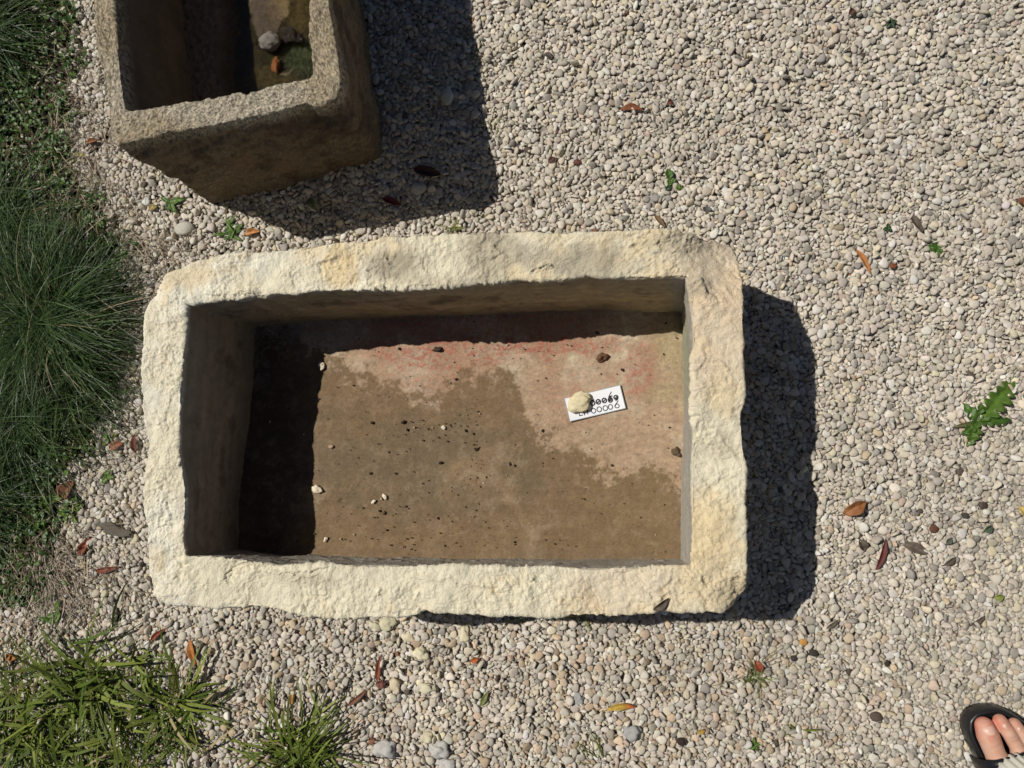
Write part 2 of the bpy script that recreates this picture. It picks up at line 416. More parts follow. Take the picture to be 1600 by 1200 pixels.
GOUGES = [(425, 898, 505, 888, 9, .0045), (455, 906, 500, 900, 5, .003), (590, 930, 596, 918, 4, .004), (650, 938, 656, 925, 4, .003), (832, 424, 858, 414, 5, .006), (772, 390, 790, 402, 4, .003), (600, 398, 606, 412, 5, .004), (1020, 945, 1045, 925, 6, .004),
          (560, 452, 700, 446, 8, .004), (330, 462, 400, 458, 9, .004), (1092, 440, 1100, 462, 8, .005), (1128, 690, 1150, 720, 7, .003), (820, 900, 850, 925, 6, .003), (1110, 560, 1135, 575, 5, .003), (262, 620, 250, 660, 6, .003), (980, 380, 1040, 372, 7, .003), (255, 780, 262, 820, 6, .003), (700, 905, 770, 918, 5, .0025)]
def gouge(P):
    px = topx(P); w1 = 5*fbm(P, .012, 3, .6, seed=15); w2 = 5*fbm(P, .012, 3, .6, seed=16); x = px[:, 0]+w1; y = px[:, 1]+w2; out = np.zeros(len(P))
    for ax, ay, bx_, by_, w, d in GOUGES:
        L2 = (bx_-ax)**2+(by_-ay)**2; t = np.clip(((x-ax)*(bx_-ax)+(y-ay)*(by_-ay))/L2, 0, 1)
        q_ = (y-ay-t*(by_-ay))*np.sign(bx_-ax+.01)+0*x; dist = np.hypot(x-ax-t*(bx_-ax), y-ay-t*(by_-ay))
        out -= d*np.clip(1-dist/w, 0, 1)**.6*(.35+.65*(q_ < 0))
    return out
def disp_pale(P, k):
    # k: 0..1 outer wall, 1..2 rim, 2..3 inner wall
    rough = np.where(k < 2.02, 1.0, .22)*(1-.0*k)
    big = .0045*fbm(P, .11, 2, seed=1)
    mid = .0024*fbm(P*[1, 1, 1], .034, 3, .55, seed=2)-.0022*sstep(.25, .75, fbm(P, .045, 3, seed=12))
    chips = .0014*cellchip(P+.006*np.stack([fbm(P, .03, 2, seed=8), fbm(P, .03, 2, seed=9), fbm(P, .03, 2, seed=10)], 1), .030, 5)
    chips2 = .0006*cellchip(P, .011, 6)-.0022*sstep(.35, .9, fbm(P, .012, 2, seed=13))*sstep(-.3, .4, fbm(P, .07, 2, seed=14))
    fine = .0013*fbm(P, .0075, 3, .75, seed=3)
    wall = .0022*fbm(P, .06, 3, seed=6)+.0007*fbm(P, .012, 3, .7, seed=7)-.0018*sstep(.45, .85, fbm(P, .022, 3, seed=18))
    return np.where(k < 2.02, big+mid+(chips+chips2+fine)*(.45+.95*sstep(-.45, .5, fbm(P, .075, 2, seed=17)))+gouge(P)*(k > .9), wall)
def col_pale(P, k, D):
    px = topx(P); n1 = fbm(P, .05, 4, .6, seed=21); n2 = fbm(P, .13, 4, .6, seed=22); n3 = fbm(P, .016, 4, .65, seed=23)
    cream = np.array([.83, .76, .575]); white = np.array([.87, .83, .69]); warm = np.array([.80, .655, .42]); grey = np.array([.44, .385, .285]); peach = np.array([.74, .57, .41])
    c = lerp(np.tile(cream, (len(P), 1)), white, sstep(-.1, .8, n2+(450-px[:, 0])/700+.15))
    c = lerp(c, warm, .75*sstep(.15, .8, n2*.8+n1*.6+sstep(700, 1150, px[:, 0])*.30))
    c = lerp(c, peach, .55*blob(px, 1120, 480, 60, 130, n1)+.35*blob(px, 960, 930, 90, 45, n1))
    c = lerp(c, np.array([.80, .64, .38]), np.clip(.8*blob(px, 528, 415, 27, 34, n1, .3)+.6*blob(px, 1100, 840, 40, 45, n1), 0, 1))
    g = np.clip(blob(px, 615, 415, 40, 26, n1)+blob(px, 770, 400, 38, 40, n1)+.9*blob(px, 900, 410, 80, 28, n1)+.6*blob(px, 1090, 375, 80, 18, n1, .8)+.5*blob(px, 700, 440, 60, 12, n1)
                +.8*blob(px, 1098, 450, 20, 16, n1)+.5*blob(px, 470, 905, 50, 14, n1)+.45*blob(px, 1130, 700, 24, 20, n1), 0, 1)
    c = lerp(c, grey, g*(.62+.35*sstep(-.5, .5, n3)))
    spots = sstep(.55, .85, fbm(P, .007, 3, seed=30))*sstep(-.3, .5, n2); c = lerp(c, np.array([.42, .34, .24]), spots*.5)
    c = c*(1+.07*n3)[:, None]
    # inner walls
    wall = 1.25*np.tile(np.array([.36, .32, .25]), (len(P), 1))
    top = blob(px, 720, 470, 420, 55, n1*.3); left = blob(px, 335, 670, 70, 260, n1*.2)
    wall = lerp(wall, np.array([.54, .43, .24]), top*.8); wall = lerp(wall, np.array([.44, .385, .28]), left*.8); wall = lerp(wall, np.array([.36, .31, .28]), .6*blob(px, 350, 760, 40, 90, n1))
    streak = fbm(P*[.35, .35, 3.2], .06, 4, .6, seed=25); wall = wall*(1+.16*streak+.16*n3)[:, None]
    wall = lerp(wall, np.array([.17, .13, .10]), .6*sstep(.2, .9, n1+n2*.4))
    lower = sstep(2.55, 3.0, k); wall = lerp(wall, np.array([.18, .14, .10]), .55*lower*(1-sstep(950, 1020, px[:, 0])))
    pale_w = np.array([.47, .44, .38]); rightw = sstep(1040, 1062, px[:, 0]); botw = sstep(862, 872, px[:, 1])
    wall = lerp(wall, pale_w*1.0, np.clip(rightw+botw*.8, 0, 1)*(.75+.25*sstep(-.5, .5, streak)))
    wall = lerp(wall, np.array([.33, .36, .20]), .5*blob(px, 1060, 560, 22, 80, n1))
    t = sstep(2.0, 2.06, k+.02*n3)
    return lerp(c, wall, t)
ZR = lambda y: HR+.020*(930-y)/560          # the far long side stands a little higher
def edit_pale(A):
    S_ = A.reshape(-1, 3); c1 = at(1160, 368, HR); c2_ = at(1172, 950, HR); c3_ = at(232, 452, HR)
    for c_, rad, dep in ((c1, .105, .044), (c2_, .05, .03), (c3_, .05, .02)):
        d = np.linalg.norm(S_[:, :2]-c_[:2], axis=1)
        w = (1-sstep(0, 1, d/rad))*(S_[:, 2] > HR-.09); S_[:, 2] -= dep*w*sstep(HR-.09, HR, S_[:, 2])
    return S_.reshape(A.shape)
NS = (640, 390, 640, 380)
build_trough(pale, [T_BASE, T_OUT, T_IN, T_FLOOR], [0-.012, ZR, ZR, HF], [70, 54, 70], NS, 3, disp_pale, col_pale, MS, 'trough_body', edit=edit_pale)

# basin floor
n, m = 520, 300
G = coons([[at(x, y, HF) for x, y in s] for s in [[(a, b) for a, b in T_FLOOR[0]]] + T_FLOOR[1:]], n, m)
Gc = G.mean((0, 1)); G[..., :2] = Gc[:2]+(G[..., :2]-Gc[:2])*1.012
P = G.reshape(-1, 3); px = topx(P)
n1 = fbm(P, .05, 5, .6, seed=41); n2 = fbm(P, .13, 4, .6, seed=42); n3 = fbm(P*[1, 1.6, 1], .012, 4, .7, seed=43)
scr = fbm(P*[.25, 2.2, 1], .02, 4, .6, seed=44)
dry = np.tile(np.array([.40, .285, .19]), (len(P), 1)); dry = lerp(dry, np.array([.50, .415, .30]), sstep(-.3, .6, n2+n1*.4))
redm = np.clip(blob(px, 700, 550, 130, 22, n1)+.9*blob(px, 880, 540, 110, 16, n1)+.8*blob(px, 1000, 585, 32, 42, n1)+.75*blob(px, 740, 505, 190, 32, n1)+.5*blob(px, 690, 590, 90, 26, n1)+.45*blob(px, 910, 610, 60, 50, n1), 0, 1)
dry = lerp(dry, np.array([.32, .11, .075]), redm*(.25+.62*sstep(-.3, .45, n3+n1*.5+.4*fbm(P, .006, 2, .8, seed=50))))
dry = lerp(dry, np.array([.36, .34, .17]), .38*blob(px, 1055, 540, 26, 70, n1, .8)+.3*blob(px, 1025, 615, 18, 14, n1, .8))
dry = dry*(1+.20*n3+.05*scr+.14*fbm(P, .005, 2, .8, seed=48))[:, None]
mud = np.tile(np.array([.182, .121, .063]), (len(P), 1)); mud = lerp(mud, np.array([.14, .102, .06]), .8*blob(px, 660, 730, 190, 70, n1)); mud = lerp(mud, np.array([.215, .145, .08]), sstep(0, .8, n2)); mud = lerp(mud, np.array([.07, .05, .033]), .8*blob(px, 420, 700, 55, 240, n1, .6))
mud = mud*(1+.07*scr+.10*n3+.10*fbm(P, .004, 2, .8, seed=49))[:, None]
# dry patch: upper right of the basin, its ragged lower border dips past the card
bx = [395, 500, 520, 560, 600, 625, 655, 690, 708, 720, 745, 790, 812, 822, 850, 880, 920, 960, 1000, 1030, 1070]
by = [500, 545, 560, 583, 592, 608, 618, 617, 612, 586, 574, 580, 615, 660, 690, 705, 735, 750, 728, 735, 760]
border = np.interp(px[:, 0], bx, by)
n5 = fbm(P, .022, 4, .75, seed=46)
wet = sstep(-16, 16, px[:, 1]-border+16*n1+14*n3+24*n5)
island = blob(px, 690, 640, 15, 8, n1)*.0
wet = np.clip(wet*(.80+.2*sstep(-.7, .1, n5+n3*.5))+.45*blob(px, 860, 720, 120, 60, n1, .8)*sstep(-.1, .5, n5+.4*n3), 0, 1)
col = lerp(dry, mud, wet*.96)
speck = sstep(.72, .9, fbm(P, .0045, 2, seed=47)); col = lerp(col, np.array([.06, .04, .025]), speck*.75*wet)
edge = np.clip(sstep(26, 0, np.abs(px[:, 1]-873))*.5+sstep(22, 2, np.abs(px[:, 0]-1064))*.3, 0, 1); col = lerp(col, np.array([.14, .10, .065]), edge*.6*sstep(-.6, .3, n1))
nw = blob(px, 470, 522, 110, 18, n1)+blob(px, 412, 560, 14, 50, n1); col = lerp(col, np.array([.27, .25, .23]), np.clip(nw, 0, 1)*.6*sstep(-.2, .4, n3+n1))
P[:, 2] += .0016*n2+.0006*n1*wet+.0003*n3+.00012*scr+.006*(sstep(.93, 1, np.tile(np.linspace(0, 1, m)[:, None], (1, n)).ravel())**2)
MF = material('mud_stained_stone', vcol=True, rough=.78, var=.26, vscale=330, bump=.7, bscale=600, bdist=.0011, spec=.25)
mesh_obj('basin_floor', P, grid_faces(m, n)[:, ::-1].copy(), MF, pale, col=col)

# ================================================================ GREY TROUGH
MS2 = material('grey_sandstone', vcol=True, rough=.95, var=.45, vscale=420, bump=1., bscale=600, bdist=.0022, spec=.1)
c2 = at(370, -60, 0)
grey = empty('stone_trough', (c2[0], c2[1], 0))
tag(grey, 'smaller weathered grey brown trough with rounded rim and puddle inside', 'stone trough')
def disp_grey(P, k):
    big = .0050*fbm(P, .10, 3, seed=51)
    fine = .0017*fbm(P, .011, 3, .65, seed=52)+.0008*fbm(P, .004, 2, seed=53)
    side = .0065*np.abs(fbm(P*[.8, .8, 1.0], .06, 3, seed=54))+.0018*fbm(P*[1, .5, 4], .03, 4, .65, seed=55)+.0015*fbm(P, .008, 3, .7, seed=56)+.002*cellchip(P, .03, 9)
    return np.where(k < .93, big+side*1.1+fine*.7-.002, big*.7+fine)
def col_grey(P, k, D):
    n1 = fbm(P, .05, 4, .6, seed=61); n2 = fbm(P, .15, 3, seed=62); n3 = fbm(P, .0034, 3, .9, seed=63)
    c = np.tile(np.array([.42, .37, .285]), (len(P), 1)); c = lerp(c, np.array([.35, .29, .20]), sstep(-.3, .5, n2))
    c = c*(1+.85*n3).clip(.25, 1.9)[:, None]
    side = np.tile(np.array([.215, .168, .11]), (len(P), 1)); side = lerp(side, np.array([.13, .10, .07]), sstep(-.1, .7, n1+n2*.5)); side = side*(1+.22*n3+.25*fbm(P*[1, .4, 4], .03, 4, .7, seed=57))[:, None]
    side = lerp(side, np.array([.24, .15, .085]), .4*sstep(.2, .8, fbm(P*[1, 1, .5], .04, 3, seed=64)))
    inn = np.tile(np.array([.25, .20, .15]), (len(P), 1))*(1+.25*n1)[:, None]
    rst = blob(topx(P), 465, 20, 40, 60, n1); inn = lerp(inn, np.array([.42, .30, .14]), rst)
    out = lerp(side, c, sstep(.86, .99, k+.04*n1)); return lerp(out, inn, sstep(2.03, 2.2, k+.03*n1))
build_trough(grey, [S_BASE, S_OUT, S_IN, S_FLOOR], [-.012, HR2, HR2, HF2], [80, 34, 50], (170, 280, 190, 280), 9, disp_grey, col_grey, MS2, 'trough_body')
n, m = 150, 260
G = coons([[at(x, y, HF2) for x, y in s] for s in S_FLOOR], n, m); Gc = G.mean((0, 1)); G[..., :2] = Gc[:2]+(G[..., :2]-Gc[:2])*1.05
P = G.reshape(-1, 3); px = topx(P); n1 = fbm(P, .04, 4, .6, seed=71); n3 = fbm(P, .01, 3, .7, seed=72)
# silted bottom: high along a diagonal bank, low where the puddle lies
bank = blob(px, 415, 5, 30, 55, n1+.6*n3, .9)+.4*blob(px, 460, 115, 60, 14, n1, .8)
P[:, 2] += .014*sstep(395, 335, px[:, 0]+12*n1+8*n3)
P[:, 2] += .002*n1+.0022*n3+.011*np.clip(bank, 0, 1)-.005
col = np.tile(np.array([.10, .075, .05]), (len(P), 1)); col = lerp(col, np.array([.30, .225, .155]), sstep(365, 330, px[:, 0]+12*n1+8*n3)); col = lerp(col, np.array([.25, .17, .075]), np.clip(blob(px, 465, 10, 26, 46, n1, .8)+.7*blob(px, 425, 125, 40, 18, n1, .8), 0, 1)*.85); col = lerp(col, np.array([.14, .15, .085]), blob(px, 462, 90, 30, 28, n1))
col = col*(1+.3*n3)[:, None]
mesh_obj('basin_floor', P, grid_faces(m, n)[:, ::-1].copy(), material('wet_silt', vcol=True, rough=.16, var=.3, vscale=300, bump=1., bscale=420, bdist=.004, spec=.6), grey, col=col)
# puddle
MW = bpy.data.materials.new('murky_water'); MW.use_nodes = True; nt = MW.node_tree; b = nt.nodes['Principled BSDF']
b.inputs['Base Color'].default_value = (.62, .66, .48, 1); b.inputs['Roughness'].default_value = .04; b.inputs['IOR'].default_value = 1.33; b.inputs['Transmission Weight'].default_value = 1
wnz = nt.nodes.new('ShaderNodeTexNoise'); wnz.inputs['Scale'].default_value = 35; wb = nt.nodes.new('ShaderNodeBump'); wb.inputs['Strength'].default_value = .25; wb.inputs['Distance'].default_value = .002
wtc = nt.nodes.new('ShaderNodeTexCoord'); nt.links.new(wtc.outputs['Object'], wnz.inputs['Vector']); nt.links.new(wnz.outputs[0], wb.inputs['Height']); nt.links.new(wb.outputs[0], b.inputs['Normal'])
G = coons([[at(x, y, HF2) for x, y in s] for s in S_FLOOR], 40, 60); G[..., 2] = HF2+.0005
pud = mesh_obj('water', G.reshape(-1, 3), grid_faces(60, 40)[:, ::-1].copy(), MW); tag(pud, kind='structure')

# ================================================================ LOOSE STONES
def stone(px_, py_, z, a, b, c, ang, colr, name, label, cat, group=None, seed=0, jag=.25, mat=None, sink=.3, sub=4):
    rg = np.random.default_rng(1000+seed); V, Fc = ico(sub)
    o = at(px_, py_, z)
    U = V*(1+jag*fbm(V, .9, 2, seed=rg.uniform(0, 50))+.35*jag*cellchip(V*1.0+7, .55, 77+seed)+.12*jag*fbm(V, .2, 3, seed=rg.uniform(0, 50)))[:, None]
    U = U*np.array([a, b, c]); ca, sa = math.cos(ang), math.sin(ang)
    U = U@np.array([[ca, sa, 0], [-sa, ca, 0], [0, 0, 1]])
    U[:, 2] += c*(1-sink)
    cl = np.tile(np.array(colr), (len(U), 1))*(1+.12*fbm(U, .006, 3, seed=seed))[:, None]
    ob = mesh_obj(name, U, Fc, mat or MC, col=cl); ob.location = o
    return tag(ob, label, cat, group)
MC = material('chipped_stone', vcol=True, rough=.9, var=.14, vscale=300, bump=.8, bscale=500, bdist=.0012, spec=.15)
FZ = HF+.001
# ---- number card with its writing
CW, CH = 92, 47
pA, pB, pC, pD = [at(x, y, FZ+.003) for x, y in ((882, 622), (969.5, 601), (977.5, 639), (890, 659))]
cc0 = (pA+pB+pC+pD)/4; ux = (pB-pA); wl = np.linalg.norm(ux); ux /= wl; uy = np.array([-ux[1], ux[0], 0]); hl = np.linalg.norm(pA-pD)
card = empty('number_card', (cc0[0], cc0[1], FZ+.001)); tag(card, 'white laminated card with handwritten black number lying on the muddy trough floor', 'card')
def box_mesh(name, w, h, t, z0, mat, parent, col=None, bend=0., nseg=16):
    V = []; 
    for k, zz in enumerate((z0, z0+t)):
        for j in (0, 1):
            for i in range(nseg+1):
                x = -w/2+w*i/nseg; y = -h/2+h*j; V.append(ux*x+uy*y+np.array([0, 0, zz+bend*(2*x/w)**2]))
    V = np.array(V); s = nseg+1; Fc = []
    for i in range(nseg):
        Fc += [(i, s+i, s+i+1, i+1), (2*s+i, 2*s+i+1, 3*s+i+1, 3*s+i), (i, i+1, 2*s+i+1, 2*s+i), (s+i+1, s+i, 3*s+i, 3*s+i+1)]
    Fc += [(0, 2*s, 3*s, s), (nseg, s+nseg, 3*s+nseg, 2*s+nseg)]
    o = mesh_obj(name, V, Fc, mat, None, smooth=False); o.parent = parent; return o
MPAP = material('white_paper', (.80, .82, .86), rough=.35, var=.02, vscale=40, spec=.4, coat=.2)
MGR = material('card_backing', (.34, .35, .37), rough=.6, var=.05)
MINK = material('black_ink', (.015, .015, .018), rough=.5, var=0)
box_mesh('backing', wl, hl, .0016, .0, MGR, card, bend=.0012)
box_mesh('paper', wl-.002, hl-.002, .0003, .0018, MPAP, card, bend=.0012)
def ribbon(paths, w, z, parent, name='handwriting'):
    V = []; Fc = []
    for Pp in paths:
        Pp = np.asarray(Pp, float); d = np.gradient(Pp, axis=0); d /= np.linalg.norm(d, axis=1)[:, None]+1e-9
        nn = np.stack([-d[:, 1], d[:, 0]], 1); s = len(V)
        for p, q_ in zip(Pp, nn):
            for sg in (1, -1):
                x, y = p+q_*sg*w/2; V.append(ux*x+uy*y+np.array([0, 0, z+.0012*(2*x/wl)**2]))
        for i in range(len(Pp)-1): Fc.append((s+2*i, s+2*i+1, s+2*i+3, s+2*i+2))
    o = mesh_obj(name, np.array(V), [f[::-1] for f in Fc], MINK, None, smooth=False); o.parent = parent; return o
# crop pixels of the card (10.67x) -> card coordinates
def cpx(x, y):
    p = at(850+x/10.667, 580+y/10.667, FZ+.003)-cc0; return np.array([p@ux, p@uy])
def ell(cx, cy, rx, ry, a0=0, a1=360, rot=-12, n=20):
    out = []
    for k in range(n+1):
        t = math.radians(a0+(a1-a0)*k/n); x = rx*math.cos(t); y = ry*math.sin(t); r = math.radians(rot)
        out.append(cpx(cx+x*math.cos(r)-y*math.sin(r), cy+x*math.sin(r)+y*math.cos(r)))
    return out
def pl(*pts): 
    P = np.array([cpx(*p) for p in pts]); t = np.linspace(0, len(P)-1, len(P)*4); return np.stack([np.interp(t, range(len(P)), P[:, k]) for k in (0, 1)], 1)
pen = [pl((580, 640), (592, 745), (650, 728)), pl((655, 668), (745, 652)), pl((668, 670), (678, 735)), pl((722, 660), (730, 720)),
       ell(826, 660, 36, 40, 10, 365), ell(921, 636, 38, 42), ell(1022, 616, 38, 42, 10, 365), ell(1108, 596, 36, 40), pl((1238, 490), (1200, 545), (1182, 590)), ell(1217, 580, 36, 32),
       pl((1125, 342), (1100, 385), (1075, 440))]
bold = [ell(812, 530, 34, 38), ell(905, 510, 36, 38), ell(1005, 488, 36, 38), ell(1105, 478, 34, 40), pl((1075, 425), (1140, 412)), pl((1080, 480), (1130, 440)), ell(1198, 435, 34, 30), pl((1230, 445), (1225, 470), (1190, 490)), pl((1085, 500), (1135, 470)), pl((1172, 470), (1225, 415)), pl((885, 530), (925, 495)), pl((985, 508), (1025, 470))]
ribbon(pen, .0013, .0024, card); ribbon(bold, .0019, .0025, card, 'crossed_out_number')
stone(905, 629, FZ+.003, .0185, .0150, .0075, .5, (.68, .60, .40), 'limestone_chunk', 'rough cream chunk of limestone weighing down the number card', 'stone', seed=8, jag=.25, sink=.05)
chips = [(503, 572, .0066, .0050, 'topmost cream chip by the shadow edge on the trough floor'), (497, 765, .0085, .0062, 'largest cream chip, beside the lower shadow edge in the trough'),
         (601, 776, .0048, .0028, 'flat cream chip right of a smaller one on the mud'), (584, 784, .0036, .0024, 'tiny cream chip left of the flat chip on the mud'),
         (509, 843, .0040, .0028, 'narrow cream chip near the bottom wall of the trough'), (693, 668, .0036, .0028, 'small cream chip among dark crumbs mid floor'),
         (518, 698, .0040, .0028, 'tan chip between the topmost and largest chips')]
for i, (x, y, a, b_, lb) in enumerate(chips):
    stone(x, y, FZ, a, b_, b_*.6, R.uniform(0, 3), (.78, .68, .52) if i != 6 else (.45, .32, .22), 'stone_chip', lb, 'stone chip', 'limestone chips on the trough floor', seed=20+i, jag=.5, sink=.1, sub=3)
stone(940, 558, FZ, .0075, .0058, .004, .3, (.16, .085, .05), 'dirt_clod', 'dark brown clod of dirt above the number card', 'dirt clod', seed=31, jag=.7, sink=.2)
stone(1057, 705, FZ, .0055, .0075, .003, .1, (.12, .09, .055), 'dirt_clod', 'dark clod of dirt against the right wall of the trough', 'dirt clod', seed=32, jag=.6, sink=.2)
stone(684, 546, FZ, .0065, .0035, .003, .1, (.06, .045, .035), 'dirt_clod', 'blackish clod at the edge of the upper shadow in the trough', 'dirt clod', seed=33, jag=.7, sink=.2)

# ---- fine crumbs on the basin floor: stuff
def crumbs():
    rg = np.random.default_rng(5); pts = []
    for cx, cy, sx, sy, n_ in ((660, 672, 22, 12, 46), (735, 690, 16, 45, 60), (745, 760, 8, 40, 34), (700, 700, 200, 110, 110), (560, 830, 120, 25, 60), (720, 548, 180, 10, 50), (620, 850, 90, 9, 26), (560, 640, 60, 50, 40), (900, 800, 120, 50, 70), (780, 560, 130, 30, 40), (650, 720, 130, 90, 90), (600, 800, 40, 14, 20), (1040, 860, 14, 8, 26), (960, 640, 90, 90, 50), (1050, 600, 10, 150, 24)):
        pts.append(np.stack([rg.normal(cx, sx, n_), rg.normal(cy, sy, n_)], 1))
    pts = np.concatenate(pts); ok = (pts[:, 0] > 385) & (pts[:, 0] < 1062) & (pts[:, 1] > 500) & (pts[:, 1] < 868); 
    ok &= ~((np.abs(pts[:, 0]-930) < 52) & (np.abs(pts[:, 1]-630) < 34)); pts = pts[ok]
    W = np.array([at(x, y, FZ) for x, y in pts]); n_ = len(W); s = (.00062*np.exp(rg.normal(0, .55, n_))).clip(.0003, .0028)
    size = np.stack([s*rg.uniform(1, 1.8, n_), s, s*.6], 1); rt = rotmats(rg.uniform(0, 6.3, n_), rg.normal(0, .4, n_), rg.uniform(0, 6, n_))
    W[:, 2] += .0006; cl = np.tile([.045, .031, .019], (n_, 1))*rg.uniform(.5, 2.6, n_)[:, None]; m_ = rg.random(n_) < .12; cl[m_] = (.5, .42, .30)
    V, Fa, cv = pebbles_mesh(W, size, rt, cl, 1, rg, 8)
    tag(mesh_obj('soil_crumbs', V, Fa, MC, col=cv), 'dark crumbs of soil scattered over the trough floor', 'soil crumbs', kind='stuff')
crumbs()
# ---- stones in the puddle trough
stone(425, 70, HF2+.004, .017, .015, .012, .2, (.20, .185, .165), 'grey_stone', 'grey stone lying in the puddle of the grey trough', 'stone', seed=41, jag=.16, sink=.25)
MWET = material('wet_stone', vcol=True, rough=.10, var=.3, vscale=200, bump=1., bscale=300, bdist=.006, spec=.8)
stone(455, 58, HF2+.002, .017, .010, .008, -.6, (.045, .035, .028), 'wet_stone', 'black glistening wet stone beside the grey stone in the puddle', 'stone', seed=42, jag=.6, mat=MWET, sink=.3)
stone(432, 103, HF2+.001, .0065, .013, .006, .1, (.34, .13, .04), 'brick_fragment', 'orange brick fragment lying below the grey stone in the puddle', 'brick fragment', seed=43, jag=.4, mat=MWET, sink=.3)
# ---- larger stones lying on the gravel
loose = [(290, 358, .017, .012, (.50, .49, .42), 'flat_stone', 'smooth pale grey flat stone left of the pale trough corner'),
         (655, 296, .013, .011, (.50, .48, .43), 'flat_stone', 'round pale stone in the shadow of the grey trough'),
         (699, 153, .011, .014, (.55, .54, .47), 'flat_stone', 'large oval pale stone in the shadow beside the grey trough'),
         (607, 975, .012, .012, (.62, .57, .40), 'limestone_piece', 'crumbly cream piece below the bottom edge of the trough'),
         (588, 978, .010, .009, (.60, .55, .40), 'limestone_piece', 'cream piece touching the crumbly piece on its left side'),
         (638, 996, .010, .006, (.66, .58, .42), 'limestone_piece', 'slim cream piece just right of the crumbly cream piece'),
         (658, 1021, .012, .009, (.70, .64, .46), 'limestone_piece', 'wide bright cream piece on gravel above the grass tuft'),
         (668, 1075, .013, .008, (.60, .56, .41), 'limestone_piece', 'yellowish cream block below the wide bright piece'),
         (727, 993, .007, .013, (.66, .60, .43), 'limestone_piece', 'tall narrow cream piece below the middle of the trough'),
         (668, 1152, .010, .009, (.60, .55, .40), 'limestone_piece', 'cream piece near the bottom edge, left of a grey lump'),
         (618, 1070, .008, .013, (.63, .54, .38), 'limestone_piece', 'tilted cream piece right of the long rusty leaf'),
         (603, 1168, .017, .014, (.50, .485, .46), 'mortar_lump', 'whitish grey crumbly lump right of the bottom grass tuft'),
         (688, 1172, .013, .013, (.48, .465, .44), 'mortar_lump', 'whitish grey crumbly lump at the bottom edge of the picture'),
         (700, 1195, .013, .011, (.50, .485, .46), 'mortar_lump', 'lowest whitish grey lump, half cut by the picture edge'),
         (988, 1143, .013, .010, (.38, .375, .36), 'grey_stone', 'angular blue grey stone below the curved yellow leaf'),
         (905, 1092, .007, .008, (.33, .34, .33), 'grey_stone', 'rounded dark grey stone left of the curved yellow leaf'),
         (1064, 1158, .007, .006, (.045, .03, .025), 'dark_pebble', 'nearly black pebble in the gravel below the trough'),
         (1271, 1020, .007, .005, (.05, .045, .04), 'dark_pebble', 'largest of the black pebbles below the trough shadow'),
         (1240, 1028, .005, .005, (.06, .045, .04), 'dark_pebble', 'black pebble left of the largest black pebble'),
         (1385, 1036, .004, .005, (.05, .04, .03), 'dark_pebble', 'small lone black pebble midway to the sandal'),
         (1458, 826, .0065, .0065, (.13, .06, .04), 'dark_pebble', 'round brown pebble right of the orange oval leaf'),
         (1255, 1003, .006, .005, (.50, .26, .07), 'orange_pebble', 'bright orange pebble above the black pebbles'),
         (1508, 807, .005, .006, (.06, .055, .05), 'dark_pebble', 'dark pebble right of the round brown pebble'),
         (1368, 1119, .009, .007, (.10, .075, .06), 'dark_pebble', 'flat dark brown pebble left of the sandal')]
for i, (x, y, a, b_, cl, nm, lb) in enumerate(loose):
    w = at(x, y, 0); z = gz(w[0], w[1])
    jag = .12 if nm in ('flat_stone', 'dark_pebble', 'orange_pebble') else .5
    stone(x, y, z-.001, a, b_, min(a, b_)*.55, R.uniform(-.4, .4), cl, nm, lb, 'stone' if 'piece' not in nm and 'lump' not in nm else 'stone fragment', None, seed=60+i, jag=jag, sink=.35, sub=3)

